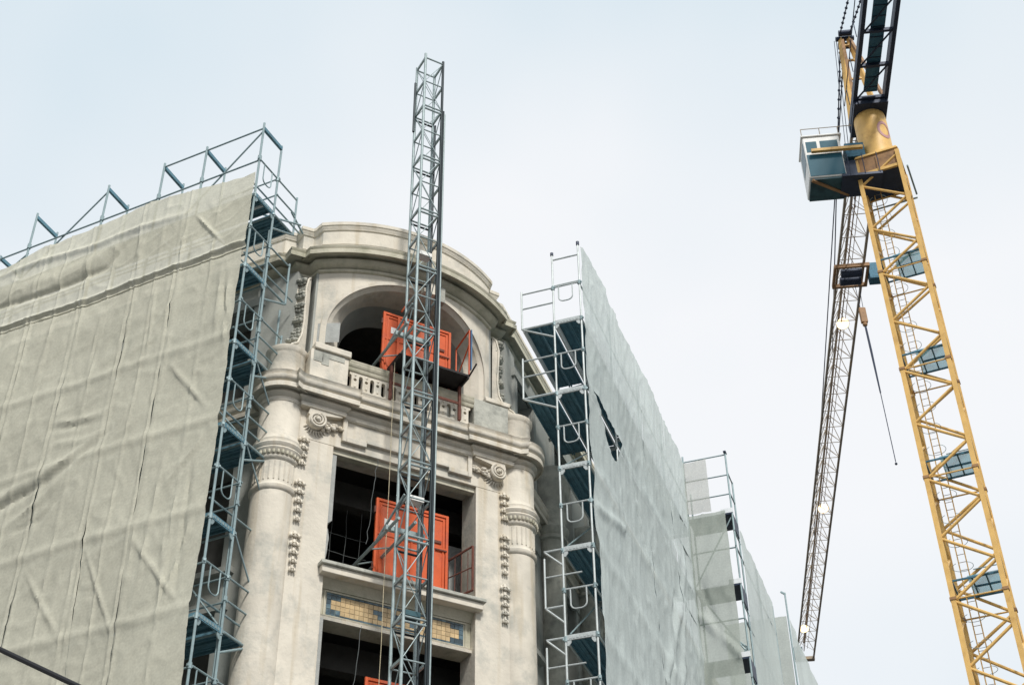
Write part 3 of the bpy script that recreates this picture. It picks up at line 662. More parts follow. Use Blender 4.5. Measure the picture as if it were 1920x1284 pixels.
# ---- projecting scaffold bay farther along the right facade
SB = thing('scaffold_bay', 'narrow projecting scaffold bay with dark decks, farther along the right facade', 'scaffold', (R0.x + uR.x * 10.6, R0.y + uR.y * 10.6, 0), RR)
zb0 = [22.72, 20.45, 18.25, 16.1]
for x, y, z1 in ((0, -1.3, 24.75), (0.7, -1.3, 24.15), (0, -0.02, 24.9), (0.7, -0.02, 24.0), (3.3, -1.3, 22.6), (5.9, -1.3, 22.6)):
    tubepart('standard', (x, y, 0.14), (x, y, z1), 0.027, 'galv', SB)
MB().box(-0.09, 0.09, -1.34, -1.26, 24.75, 24.79).build('post_cap', 'cdark', SB)
for z in (24.7, 24.0, 23.35): tubepart('guard_rail', (0, 0, z), (0, -1.3, z), 0.02, 'galv', SB)
for z in (24.1, 23.4): tubepart('guard_rail', (0, -1.3, z), (0.75, -1.3, z), 0.02, 'galv', SB)
for z in zb0:
    MB().box(-0.03, 0.9, -1.30, -0.02, z - 0.05, z).build('deck', 'cdark', SB)
    MB().box(-0.035, 0.02, -1.33, -0.98, z, z + 0.15).build('toe_board', 'deck_white', SB)
    MB().box(0.05, 0.75, -1.32, -1.28, z - 0.5, z - 0.02).build('deck_skirt', 'cdark', SB)
    for dz in (0.5, 1.0): tubepart('guard_rail', (-0.1, -1.3, z - dz - 0.1), (0.85, -1.3, z - dz - 0.1), 0.02, 'galv', SB)
tubepart('raking_brace', (0, -0.7, 19.1), (0.1, -1.32, 18.5), 0.03, 'galv', SB); tubepart('raking_brace', (0, -1.3, 18.55), (0.1, -0.85, 18.0), 0.03, 'galv', SB)
SC = thing('scaffold_bay', 'farthest scaffold post with a lamp bracket above the last small net', 'scaffold', (R0.x + uR.x * 20.2, R0.y + uR.y * 20.2, 0), RR)
tubepart('standard', (0, -1.3, 0.14), (0, -1.3, 24.9), 0.03, 'galv', SC); tubepart('standard', (0, -0.1, 0.14), (0, -0.1, 24.2), 0.03, 'galv', SC)
tubepart('arm', (0, -1.3, 24.85), (0.3, -1.15, 25.1), 0.04, 'galv', SC)

# inner rails and doubled standards of the left scaffold, ledgers of the far bay
for k, z in enumerate(decksL):
    if z < 9: continue
    for dz in (0.5, 1.0): tubepart('guard_rail', (-1.55, BW, z + dz), (0.06, BW, z + dz), 0.018, 'galv', SL)
    tubepart('tie_tube', (-0.12, 0.05, z + 0.35), (-0.12, 1.9, z + 0.35), 0.02, 'galv', SL)
    if k % 2: tubepart('raking_brace', (-0.06, BW - 0.05, z + 0.05), (-1.5, BW - 0.05, z + 1.85), 0.018, 'galv', SL)
tubepart('standard', (-0.09, BW + 0.05, 8.0), (-0.09, BW + 0.05, 22.6), 0.024, 'galv', SL)
tubepart('standard', (-0.2, BR + 0.1, 8.0), (-0.2, BR + 0.1, 21.0), 0.024, 'galv', SL)
for z in (21.6, 19.4, 17.2, 15.0):
    tubepart('ledger', (0.02, -0.02, z), (0.02, -1.3, z), 0.022, 'galv', SB); tubepart('ledger', (0, -1.3, z), (5.9, -1.3, z), 0.022, 'galv', SB)
tubepart('raking_brace', (0.05, -0.05, 20.4), (0.05, -1.25, 18.4), 0.022, 'galv', SB); tubepart('raking_brace', (0.05, -1.25, 22.6), (0.05, -0.05, 20.6), 0.022, 'galv', SB)
# sleeve couplers at the gable joints
cpl = MB().tube((0, 0, -0.055), (0, 0, 0.055), 0.040, 8).box(-0.06, 0.06, -0.02, 0.02, -0.022, 0.022).mesh('coupler', 'galv')
for root, bw_, dk in ((SL, BW, decksL), (SR, BWR, decksR)):
    for z in dk:
        if z < 9: continue
        for y in (0, bw_):
            for dz in (-0.10, 0.98): inst('coupler', cpl, root, (0, y, z + dz), rot=(0, 0, random.uniform(0, 3)))
# ================================================================== DEBRIS NETS
def seg_d(p, a, b):
    ax, ay = a; bx, by = b; px_, py_ = p; dx, dy = bx - ax, by - ay; L2 = dx * dx + dy * dy
    t = max(0, min(1, ((px_ - ax) * dx + (py_ - ay) * dy) / L2)); return hypot(px_ - ax - t * dx, py_ - ay - t * dy), t
FOLDS = [  # polyline in (along, height), amplitude outward, width
    ([(7.6, 22.25), (6.88, 22.21), (5.26, 22.09), (3.75, 22.27), (3.09, 22.97)], -0.06, 0.08),
    ([(7.6, 22.6), (6.07, 22.55), (5.2, 22.45), (4.0, 22.65), (3.2, 23.1)], 0.06, 0.24),
    ([(7.6, 23.2), (6.07, 23.21), (4.19, 23.09), (2.92, 23.12), (1.4, 22.94)], 0.07, 0.08),
    ([(1.41, 22.86), (0.56, 21.72)], 0.05, 0.03), ([(1.52, 18.9), (0.33, 17.4)], 0.045, 0.03), ([(1.63, 14.86), (0.28, 13.17)], 0.045, 0.03),
    ([(0.35, 16.72), (1.13, 15.81)], 0.04, 0.035), ([(2.7, 14.9), (1.7, 12.9)], 0.035, 0.035), ([(1.5, 20.9), (2.3, 19.2)], 0.035, 0.04), ([(4.2, 14.9), (2.9, 13.1)], 0.035, 0.04),
    ([(6.6, 16.2), (5.34, 16.50), (3.9, 16.85)], -0.055, 0.085), ([(6.6, 16.5), (5.34, 16.75), (3.8, 17.1)], 0.05, 0.13), ([(4.5, 16.6), (3.02, 17.34), (2.6, 17.7)], -0.03, 0.075), ([(4.6, 16.75), (3.02, 17.5)], 0.04, 0.08), ([(5.2, 15.9), (4.3, 16.3), (3.4, 17.0)], 0.035, 0.07), ([(4.3, 15.6), (3.6, 16.4), (3.0, 17.3)], -0.03, 0.05),
    ([(4.4, 18.13), (3.6, 17.98), (2.9, 17.9)], -0.028, 0.07), ([(4.4, 18.28), (3.6, 18.1), (2.9, 18.1)], 0.035, 0.07), ([(4.2, 17.7), (3.4, 17.55), (2.9, 17.6)], 0.03, 0.07), ([(4.9, 15.8), (4.0, 15.95)], -0.03, 0.05),
    ([(2.92, 23.12), (2.8, 21.69)], 0.04, 0.04), ([(1.63, 22.49), (1.62, 21.55)], 0.04, 0.04), ([(4.3, 23.0), (4.25, 21.6)], 0.04, 0.04),
    ([(0.40, 20.57), (0.1, 19.01)], -0.06, 0.04), ([(0.28, 20.9), (0.16, 18.77)], 0.05, 0.05), ([(0.5, 21.2), (0.42, 19.0)], 0.04, 0.05),
    ([(0.55, 16.6), (0.45, 13.4)], -0.04, 0.05), ([(1.2, 17.0), (1.35, 13.5)], 0.03, 0.04), ([(2.2, 21.3), (2.1, 19.2)], 0.03, 0.04), ([(3.6, 21.3), (3.7, 19.2)], 0.03, 0.04), ([(5.0, 21.3), (5.1, 19.2)], 0.03, 0.04),
    ([(0.25, 15.3), (0.7, 13.2)], 0.045, 0.04), ([(0.9, 15.0), (0.75, 13.2)], 0.035, 0.05)]
LV = [13.08, 15.08, 17.08, 19.08, 11.08, 9.08]
def dispL(s, z):
    d = 0.12
    d += 0.06 * noise.noise(Vector((s * 0.40, z * 0.30, 1.7))) + 0.012 * noise.noise(Vector((s * 1.7 + z * 0.6, z * 0.9 - s * 0.4, 7.1)))
    rd = noise.noise(Vector((s * 2.1 + z * 0.9, z * 0.55, 3.3))); d += 0.012 * (1 - abs(rd) * 2.2)
    d += 0.005 * noise.noise(Vector((s * 6, z * 4, 9.9)))
    r2 = noise.noise(Vector((s * 3.4 - z * 1.1, z * 1.3 + s * 0.5, 15.0))); d += 0.005 * (1 - 3.0 * abs(r2))
    r3 = noise.noise(Vector((s * 1.2 + z * 1.9, z * 0.7 - s * 1.1, 25.0))); d += 0.014 * max(0, 1 - 7.0 * abs(r3))
    for vx in (0.78, 2.25, 3.55, 5.0, 6.45):
        e = s - vx - 0.06 * noise.noise(Vector((z * 0.3, vx, 0)))
        if abs(e) < 0.12: d += 0.022 * exp(-(e / 0.025) ** 2)
    for vx in (1.68, 2.85, 4.3, 5.7, 7.2):
        e = abs(s - vx)
        if e < 0.3: d += 0.022 * exp(-((e - 0.07) / 0.03) ** 2)
    for l in LV:
        e = z - l
        if abs(e) < 0.8: d += 0.03 * exp(-((e - 0.05) / 0.09) ** 2)
    if abs(z - 21.5) < 0.3: d += 0.045 * exp(-((z - 21.5 - 0.05 * noise.noise(Vector((s * 1.1, 0, 0)))) / 0.05) ** 2) - 0.03 * exp(-((z - 21.40) / 0.05) ** 2)
    for pl, am, wd in FOLDS:
        best = 9; bt = 0.5; npl = len(pl) - 1
        for ki, (a, b) in enumerate(zip(pl, pl[1:])):
            if min(a[0], b[0]) - 3 * wd > s or max(a[0], b[0]) + 3 * wd < s or min(a[1], b[1]) - 3 * wd > z or max(a[1], b[1]) + 3 * wd < z: continue
            q, t = seg_d((s, z), a, b)
            if q < best: best = q; bt = (ki + t) / npl
        if best < 3 * wd: d += am * exp(-(best / wd) ** 2) * min(1.0, 3.2 * bt + 0.1, 3.2 * (1 - bt) + 0.1)
    return d
def netgrid(name, root, m, s0, s1, z0, z1, disp, ns, nz, e0=None, e1=None, ztop=None, sgn=1, plane='x', kind=None):
    vs = []
    for j in range(nz + 1):
        for i in range(ns + 1):
            u = i / ns; v = j / nz
            zt_ = ztop(s0 + (s1 - s0) * u) if ztop else z1
            z = z0 + (zt_ - z0) * v
            a = s0 + (e0(z) if e0 else 0); b = s1 + (e1(z) if e1 else 0); s = a + (b - a) * u
            d = disp(s, z)
            vs.append((sgn * s, -d, z) if plane == 'x' else (-d, sgn * s, z))
    n1 = ns + 1
    return MB().add(vs, [(j * n1 + i, j * n1 + i + 1, (j + 1) * n1 + i + 1, (j + 1) * n1 + i) for j in range(nz) for i in range(ns)], True).build(name, m, root)
NL = thing('debris_net', 'beige woven debris net sheets sagging over the left facade scaffold', 'net', (L0.x, L0.y, 0), LR)
seams = [0.0, 1.68, 2.85, 4.3, 5.7, 7.2, 8.8, 10.6]
def topz(s):
    P = [(-0.1, 23.55), (0.3, 23.5), (1.2, 23.6), (2.06, 23.72), (2.8, 23.82), (4.15, 23.74), (5.84, 23.66), (6.6, 23.5), (7.2, 23.42), (11, 23.4)]
    for (a, za), (b, zb_) in zip(P, P[1:]):
        if a <= s <= b: return za + (zb_ - za) * (s - a) / (b - a) + 0.02 * noise.noise(Vector((s * 3, 0, 4)))
    return P[-1][1]
def slit(seed, amp):
    def f(z):
        g = noise.noise(Vector((seed * 3.1, z * 0.75, 2.0))) * 0.7 + noise.noise(Vector((seed * 5.7, z * 2.6, 5.0))) * 0.45
        return amp * max(0, g - 0.05)
    return f
def wander(k): return lambda z: (0.0 if k in (0,) else 0.10 * noise.noise(Vector((k * 7.7, z * 0.22, 0))) - (0.02 * (20.5 - z) if k in (2,) else 0))
for k in range(len(seams) - 1):
    wa, wb = wander(k), wander(k + 1)
    sa, sb = slit(k + 1, 0.055), slit(k + 11, 0.055)
    edge0 = (lambda z: 0.03 + 0.05 * noise.noise(Vector((z * 0.8, 1, 1))) + 0.04 * max(0, noise.noise(Vector((z * 1.9, 4, 1))))) if k == 0 else (lambda z, wa=wa, sa=sa: wa(z) + sa(z))
    edge1 = lambda z, wb=wb, sb=sb: wb(z) - sb(z)
    netgrid('net_sheet', NL, 'netL', seams[k], seams[k + 1], 6.0, 21.52, dispL, 34, 230, edge0, edge1, sgn=-1)
for a, b in ((0.0, 4.2), (4.16, 10.6)):
    netgrid('net_sheet', NL, 'netL', a, b, 21.34, 23.6, (lambda s, z: dispL(s, z) + 0.025), int((b - a) * 24), 60, None if a else (lambda z: -0.06 + 0.05 * noise.noise(Vector((z * 2, 3, 3)))), None, ztop=topz, sgn=-1)
# tie cords at the seam knots
for z in (22.95, 21.5, 19.1, 17.05):
    pass

# right net
def dispR(s, z):
    d = 0.05 + 0.10 * noise.noise(Vector((s * 0.30, z * 0.16, 4.4))) + 0.05 * noise.noise(Vector((s * 1.1 + z * 0.1, z * 0.22, 8.1)))
    rd = noise.noise(Vector((s * 1.9 + z * 0.25, z * 0.30, 2.2))); d += 0.030 * (1 - 2.0 * abs(rd))
    r4 = noise.noise(Vector((s * 2.6 - z * 0.5, z * 0.8 + s * 0.3, 41))); d += 0.022 * max(0, 1 - 5 * abs(r4))
    d += 0.012 * noise.noise(Vector((s * 5, z * 1.2, 6.1))) + 0.006 * noise.noise(Vector((s * 11, z * 5, 1.1)))
    for l in (20.3, 18.3, 16.3, 14.3): d += 0.03 * exp(-((z - l) / 0.2) ** 2)
    q, t = seg_d((s, z), (9.5, 21.0), (5.5, 15.5)); d += 0.10 * exp(-(q / 0.18) ** 2) * (0.4 + 0.6 * t)
    q, t = seg_d((s, z), (0.3, 17.3), (2.4, 17.9)); d += 0.06 * exp(-(q / 0.12) ** 2)
    q, t = seg_d((s, z), (4.2, 19.6), (5.2, 17.0)); d += 0.06 * exp(-(q / 0.08) ** 2)
    q, t = seg_d((s, z), (7.2, 18.6), (5.8, 14.5)); d -= 0.07 * exp(-(q / 0.10) ** 2)
    q, t = seg_d((s, z), (8.2, 18.9), (6.6, 14.5)); d += 0.08 * exp(-(q / 0.12) ** 2)
    return d
NRt = thing('debris_net', 'grey debris net stretched along the right facade scaffold, torn open near its front edge', 'net', (R0.x, R0.y, 0), RR)
rs = [0.0, 2.7, 5.3, 8.0, 10.6]
for k in range(4):
    sa, sb = slit(k + 31, 0.10), slit(k + 41, 0.10)
    e0 = (lambda z: 0.02 + 0.07 * noise.noise(Vector((z * 0.7, 8, 1))) + 0.08 * exp(-((z - 18.0) / 0.5) ** 2)) if k == 0 else (lambda z, sa=sa: sa(z))
    tz = lambda s: 24.62 + 0.05 * noise.noise(Vector((s * 2.3, 1, 2))) + (0.0 if s > 0.4 else -0.18 * (1 - s / 0.4))
    if k == 0:   # upper sheet, lower sheet and the torn gap between them
        gapu = lambda s: 20.55 + 0.12 * s
        netgrid('net_sheet', NRt, 'netR', 0, 2.7, 20.42, 24.6, dispR, 44, 80, e0, lambda z: 0.02, ztop=tz)
        def lowtop(s): return 20.44 - 0.95 * max(0.0, sin(pi * min(1, max(0, (s - 0.2) / 2.48)) ** 1.7)) ** 0.9
        netgrid('net_sheet', NRt, 'netR', 0, 2.7, 5.0, 20.4, dispR, 44, 200, e0, lambda z: 0.03, ztop=lowtop)
    else:
        netgrid('net_sheet', NRt, 'netR', rs[k], rs[k + 1], 5.0, 24.6, dispR, 44, 240, e0, (lambda z, sb=sb: -sb(z) if k < 3 else 0), ztop=tz)
# nets on the projecting bay
NB = thing('debris_net', 'thin see-through net around the projecting scaffold bay on the right', 'net', (SB.location.x, SB.location.y, 0), RR)
def dispB(s, z):
    d = 0.07 + 0.08 * noise.noise(Vector((s * 1.2, z * 0.5, 12))) + 0.03 * noise.noise(Vector((s * 3.1 + z, z * 0.8, 2)))
    rd = noise.noise(Vector((s * 2.2 + z * 1.1, z * 0.6 - s, 31))); d += 0.04 * max(0, 1 - 4 * abs(rd))
    q, t = seg_d((s, z), (-0.1, 19.6), (-1.1, 18.3)); d += 0.09 * exp(-(q / 0.10) ** 2)
    q, t = seg_d((s, z), (-0.2, 20.6), (-0.6, 18.9)); d -= 0.06 * exp(-(q / 0.08) ** 2)
    return d
netgrid('net_sheet', NB, 'netB', -0.72, 0.0, 22.85, 24.62, dispB, 14, 30, None, None, plane='y')
netgrid('net_sheet', NB, 'netC', -1.12, 0.0, 5.0, 22.8, dispB, 20, 150, (lambda z: 0.05 * noise.noise(Vector((z, 3, 2)))), None, plane='y')
def dispB2(s, z): return 1.34 + 0.05 * noise.noise(Vector((s * 0.8, z * 0.4, 22))) + 0.03 * noise.noise(Vector((s * 2.4 + z * 0.3, z * 0.4, 5)))
netgrid('net_sheet', NB, 'netR', 0.75, 5.6, 5.0, 22.55, dispB2, 60, 120, (lambda z: 0.10 * noise.noise(Vector((z * 0.8, 6, 2)))), None, ztop=lambda s: 22.58 + 0.05 * noise.noise(Vector((s * 2, 9, 9))))
NC = thing('debris_net', 'small far net panel at the end of the right facade, next to the jib tip', 'net', (SC.location.x, SC.location.y, 0), RR)
netgrid('net_sheet', NC, 'netC', -1.25, 0.9, 5.0, 24.0, dispB, 24, 90, None, None, plane='y')
netgrid('net_sheet', NC, 'netR', 0.03, 9, 5.0, 23.9, dispB2, 40, 60)

# ================================================================== HOIST MAST
HM = thing('hoist_mast', 'galvanised lattice hoist mast standing before the tower front', 'mast', (FO.x, FO.y, 0), RZF)
HX, HY, HA = -0.62, -1.80, 0.48
cs = [(HX, HY), (HX + HA, HY), (HX + HA, HY + HA), (HX, HY + HA)]     # front-left, front-right (rack), back-right, back-left
HT = 28.75; SP = 0.84; nlev = 33
for i, (x, y) in enumerate(cs):
    tubepart('chord', (x, y, 0.14), (x, y, HT if i == 0 else HT - 0.05), 0.032, 'mast_dark' if i == 1 else 'mast', HM, 10)
MB().box(HX + HA + 0.0, HX + HA + 0.045, HY - 0.06, HY - 0.02, 0.2, 26.9).build('rack', 'mast_dark', HM)
tubepart('guide_tube', (HX + HA + 0.075, HY, 0.2), (HX + HA + 0.075, HY, 26.85), 0.026, 'mast', HM)
tubepart('power_rail', (HX + HA - 0.06, HY + HA * 0.45, 0.3), (HX + HA - 0.06, HY + HA * 0.45, 26.6), 0.026, 'mast_dark', HM)
MB().tube((HX - 0.035, HY + HA - 0.02, 26.4), (HX - 0.035, HY + HA - 0.02, 28.1), 0.032, 8).build('cable_sheath', 'mast_dark', HM)
for k in range(nlev):
    z = HT - 0.14 - k * SP
    if z < 1: break
    joint = (k % 2 == 0)
    for a, b in ((0, 1), (1, 2), (2, 3), (3, 0)):
        p, q = cs[a], cs[b]
        if a in (0, 2):
            tubepart('horizontal', (*p, z), (*q, z), 0.017 if not joint else 0.021, 'mast', HM)
            if joint and k: tubepart('horizontal', (*p, z - 0.10), (*q, z - 0.10), 0.024, 'mast' if a == 0 else 'mast_dark', HM)
        else:
            m1 = MB().box(-0.02, 0.02, 0, HA, -0.03, 0.03)
            key = ('hb', a)
            if key not in CACHE: CACHE[key] = m1.mesh('horizontal', 'mast')
            inst('horizontal', CACHE[key], HM, (p[0], min(p[1], q[1]), z))
        zz = (z, z - SP) if (k + a) % 2 else (z - SP, z)
        tubepart('diagonal', (*p, zz[0]), (*q, zz[1]), 0.0095 if a in (0, 2) else 0.012, 'mast', HM)
# ties into the building: pairs of parallel tubes with rungs
for zt_ in (15.55, 20.3, 11.6):
    tie = MB()
    xa, xb = HX - 0.13, HX + 0.22
    tb_ = thing
    t1 = MB().tube((xa, HY + 0.1, zt_), (xa, 0.75, zt_), 0.034, 8).tube((xb, HY + 0.1, zt_), (xb, 0.75, zt_), 0.034, 8).build('wall_tie', 'mast', HM)
    for ya, yb in ((-0.35, -0.6), (0.35, 0.0), (0.5, 0.62)): MB().tube((xa, ya, zt_), (xb, yb, zt_), 0.018, 6).build('rung', 'mast', t1)
    MB().tube((xa, -0.6, zt_ + 0.0), (xa + 0.1, -1.7, zt_ + 0.55), 0.026, 6).build('raking_stay', 'mast', t1)
    MB().box(HX - 0.2, HX + HA + 0.15, HY + HA + 0.04, HY + HA + 0.12, zt_ - 0.04, zt_ + 0.06).build('tie_clamp', 'mast', t1)
# trailing-cable guide boxes hung in the mast
for z in (16.05, 13.6, 22.35):
    MB().box(HX + 0.1, HX + 0.40, HY + 0.12, HY + 0.34, z, z + 0.10).build('cable_guide', 'cabw' if z > 14 else 'cabdk', HM)

# ================================================================== LANDING GATES
def gate(name, label, x0, x1, y, z0, z1, group='orange hoist landing gates'):
    g = thing(name, label, 'gate', (FO.x + fe.x * (x0 + x1) / 2 + fm.x * y, FO.y + fe.y * (x0 + x1) / 2 + fm.y * y, z0), RZF, group)
    h = (x1 - x0) / 2; H = z1 - z0
    fr = MB(); fr.box(-h, -h + 0.06, -0.03, 0.03, 0, H).box(h - 0.06, h, -0.03, 0.03, 0, H).box(-h + 0.06, h - 0.06, -0.03, 0.03, H - 0.06, H).box(-h + 0.06, h - 0.06, -0.03, 0.03, 0, 0.06)
    fr.build('frame', 'orange', g, 0.006)
    for a, b, c, d in ((-h + 0.07, -0.02, 0.07, H * 0.56), (0.02, h - 0.07, 0.07, H * 0.56), (-h + 0.07, h - 0.07, H * 0.58 + 0.03, H - 0.07)):
        MB().box(a, b, -0.008, 0.008, c, d).build('panel', 'orange', g)
    MB().box(-h + 0.06, h - 0.06, -0.022, 0.012, H * 0.56, H * 0.58 + 0.02).build('rail', 'orange', g, 0.004)
    MB().box(-0.02, 0.02, -0.024, 0.012, 0.07, H * 0.56).build('stile', 'orange', g, 0.004)
    inner = MB()
    for a, b in ((-h + 0.10, -h + 0.13), (h - 0.13, h - 0.10)): inner.box(a, b, -0.026, -0.008, 0.1, H - 0.1)
    inner.box(-h + 0.13, h - 0.13, -0.026, -0.008, H - 0.14, H - 0.11); inner.build('stiffener', 'orange', g, 0.004)
    MB().box(h - 0.34, h - 0.16, -0.034, -0.008, H * 0.60 + 0.06, H * 0.60 + 0.12).build('latch', 'rust', g)
    for zz in (0.25, H - 0.35): MB().tube((-h - 0.02, -0.02, zz), (-h - 0.02, -0.02, zz + 0.14), 0.022, 8).build('hinge', 'rust', g)
    MB().box(-h + 0.2, -h + 0.46, -0.0105, -0.0085, H * 0.68, H * 0.68 + 0.17).build('sign_plate', 'cabw', g)
    MB().box(h - 0.30, h - 0.04, -0.045, -0.026, H * 0.545, H * 0.56).build('bolt_bar', 'rust', g)
    return g
gate('landing_gate', 'orange steel landing gate standing on the sill of the rectangular window', -0.58, 1.06, -0.16, 15.0, 16.88)
gate('landing_gate', 'orange landing gate at the bottom edge of the picture, only its top showing', -0.60, 1.04, -0.14, 11.1, 12.98)
g3 = gate('landing_gate', 'orange landing gate on the black platform in the arched loggia', -0.72, 0.96, -0.30, 19.92, 21.60)
# folded side leaf and struts of the loggia gate
MB().box(-0.50, -0.44, -0.045, -0.026, 0.06, 1.62).build('stile', 'orange', g3, 0.004)
MB().tube((-0.62, -0.5, 1.4), (-0.45, -0.55, 1.78), 0.02, 6).build('strut', 'orange', g3)
LPf = thing('landing_platform', 'black sheet landing platform on rusty legs before the loggia balustrade', 'platform', (FO.x + fm.x * -0.6 + fe.x * 0.25, FO.y + fm.y * -0.6 + fe.y * 0.25, 0), RZF)
MB().box(-0.82, 0.86, -0.34, 0.42, 20.02, 20.07).build('deck_sheet', 'black', LPf)
for x in (-0.82, 0.82): MB().box(x, x + 0.04, -0.36, 0.42, 19.95, 20.02).build('bearer', 'black', LPf)
for x in (-0.86, 0.78): MB().box(x, x + 0.06, -0.02, 0.04, 19.06, 19.95).build('leg', 'rust', LPf)
MB().box(-0.80, 0.78, 0.0, 0.03, 19.48, 19.54).build('cross_bar', 'rust', LPf)
# swung-open side gate of the platform
sgt = MB(); sgt.tube((0.86, -0.34, 20.07), (0.86, -0.34, 21.3), 0.018, 6).tube((0.86, 0.30, 20.07), (0.86, 0.30, 21.2), 0.018, 6).tube((0.86, -0.34, 21.3), (0.86, 0.30, 21.2), 0.02, 6).tube((0.86, 0.30, 20.3), (0.86, -0.34, 20.9), 0.016, 6)
sgt.build('side_rail', 'orange', LPf)
MB().box(0.885, 0.90, -0.40, -0.33, 20.2, 21.3).build('edge_strip', 'blue', LPf); MB().tube((0.86, -0.34, 20.02), (0.90, -0.62, 20.2), 0.02, 6).build('strut', 'black', LPf)
# rusty guard gate in the right of the window
RGt = thing('guard_gate', 'rusty iron guard gate swung open at the right jamb of the window', 'railing', (FO.x + fe.x * 1.28 + fm.x * -0.25, FO.y + fe.y * 1.28 + fm.y * -0.25, 15.0), RZF + radians(-62))
fr = MB()
for a, b in (((-0.28, 0, 0.02), (-0.28, 0, 0.95)), ((0.34, 0, 0.1), (0.34, 0, 1.1)), ((-0.28, 0, 0.95), (0.34, 0, 1.1)), ((-0.28, 0, 0.04), (0.34, 0, 0.1))): fr.tube(a, b, 0.026, 6)
fr.build('frame', 'rust', RGt)
for k in range(3): MB().tube((-0.1 + 0.16 * k, 0, 0.06), (-0.1 + 0.16 * k, 0, 1.0), 0.009, 5).build('bar', 'rust', RGt)
MB().tube((-0.28, 0, 0.55), (0.34, 0, 0.62), 0.014, 5).build('mid_rail', 'rust', RGt)

# ================================================================== ROPES, WIRES
def wirepts(p, q, n, sag=0.0, jit=0.0, seed=1):
    random.seed(seed); p = Vector(p); q = Vector(q); r = []
    for i in range(n + 1):
        u = i / n; v = p.lerp(q, u); v.z -= sag * 4 * u * (1 - u); e = jit * (0 if i in (0, n) else 1); r.append(v + Vector((random.uniform(-e, e), random.uniform(-e, e), random.uniform(-e, e) * 0.5)))
    return r
def Wf(s, t, z): return Vector((FO.x + fe.x * s + fm.x * t, FO.y + fe.y * s + fm.y * t, z))
tag(MB().poly(wirepts(Wf(-0.60, -0.80, 19.9), Wf(-0.60, -0.82, 9.0), 20, 0, 0.006), 0.007, 5).build('hanging_rope', 'rope'), 'pale rope hanging straight down left of the hoist mast', 'rope')
tag(MB().poly(wirepts(Wf(-0.72, -0.45, 17.6), Wf(-0.86, -0.42, 15.6), 14, 0, 0.02, 5), 0.007, 5).build('loose_wire', 'wire'), 'thin grey wire dangling in the upper window opening', 'wire')
tag(MB().poly(wirepts(Wf(-0.80, -0.30, 13.9), Wf(-0.95, -0.32, 12.0), 12, 0, 0.02, 6), 0.007, 5).build('loose_wire', 'wire'), 'thin grey wire dangling in the lower window opening', 'wire')
m5 = thing('wire_mesh', 'sagging wire mesh grid strung in the dark upper window', 'mesh', Wf(-1.0, 0.9, 15.0), RZF)
for k in range(4): MB().poly(wirepts((-0.55, 0, 0.3 + 0.42 * k), (0.75, 0.1, 0.25 + 0.42 * k), 8, 0.05, 0.015, k), 0.006, 4).build('wire', 'wire', m5)
for k in range(4): MB().poly(wirepts((-0.45 + 0.33 * k, 0, 0.05), (-0.42 + 0.33 * k, 0.02, 2.1), 8, 0.0, 0.015, 20 + k), 0.005, 4).build('wire', 'wire', m5)
# overhead cable, lower left: from the left building line to a point right of the camera
def atD(azd, D, tz): v = az(azd) * D; return Vector((v.x, v.y, 1.6 + tz * D))
ca, cb = atD(-21.53, 16.0, 0.451), atD(-18.37, 15.2, 0.432); dcb = (cb - ca).normalized()
tag(MB().poly([ca - dcb * 14, ca, cb, cb + dcb * 30], 0.03, 8).build('overhead_cable', 'cable'), 'thick black cable crossing the bottom left corner of the picture', 'cable')

# ================================================================== TOWER CRANE
fl_ = az(18.82) * 45.0; dF = az(114.0); dS = az(24.0); CWd = 1.70
cc = fl_ + dF * (CWd / 2) + dS * (CWd / 2)
CR = thing('tower_crane', 'yellow lattice tower crane with cab, jib reaching away and dark counter-jib overhead', 'crane', (cc.x, cc.y, 0))
def P(a, b, z): v = dF * (a * CWd / 2) + dS * (b * CWd / 2); return Vector((v.x, v.y, z))      # crane-local, a: left-right, b: near-far
MT = 43.9; PZ = 2.37
zr = 1.6 + 0.8033 * 45      # a left-front lattice node
def legmesh(L):
    b = MB(); h = 0.085; b.box(-h, h, -h, h, 0, L); return b.mesh('leg', 'yellow')
leg_me = legmesh(MT - 0.14); legrot = (0, 0, atan2(dF.y, dF.x))
for a in (-1, 1):
    for b in (-1, 1):
        inst('leg', leg_me, CR, P(a, b, 0.14), rot=legrot)
jm = MB().box(-0.11, 0.11, -0.11, 0.11, -0.05, 0.05).mesh('joint_plate', 'yellow_dk')
k = -4
faces = [((-1, -1), (1, -1)), ((1, -1), (1, 1)), ((1, 1), (-1, 1)), ((-1, 1), (-1, -1))]
z = zr - PZ * 15
while z < MT - 1.0:
    for fi, (c1, c2) in enumerate(faces):
        o1 = fi in (1, 2) ; zz = z
        p, q = (c1, c2)
        za, zb_, zc = z, z + PZ * 0.52, z + PZ
        if z > 0.2: tubepart('brace', P(*p, za), P(*q, min(zb_, MT)), 0.055, 'yellow', CR)
        if zc < MT and z > 0.2: tubepart('brace', P(*q, zb_), P(*p, zc), 0.055, 'yellow', CR)
    z += PZ
z = 1.6 + 0.8249 * 45 - 0.15; zp = z + 4.74
plats = []
while zp > 12:
    plats.append(zp); zp -= 4.74
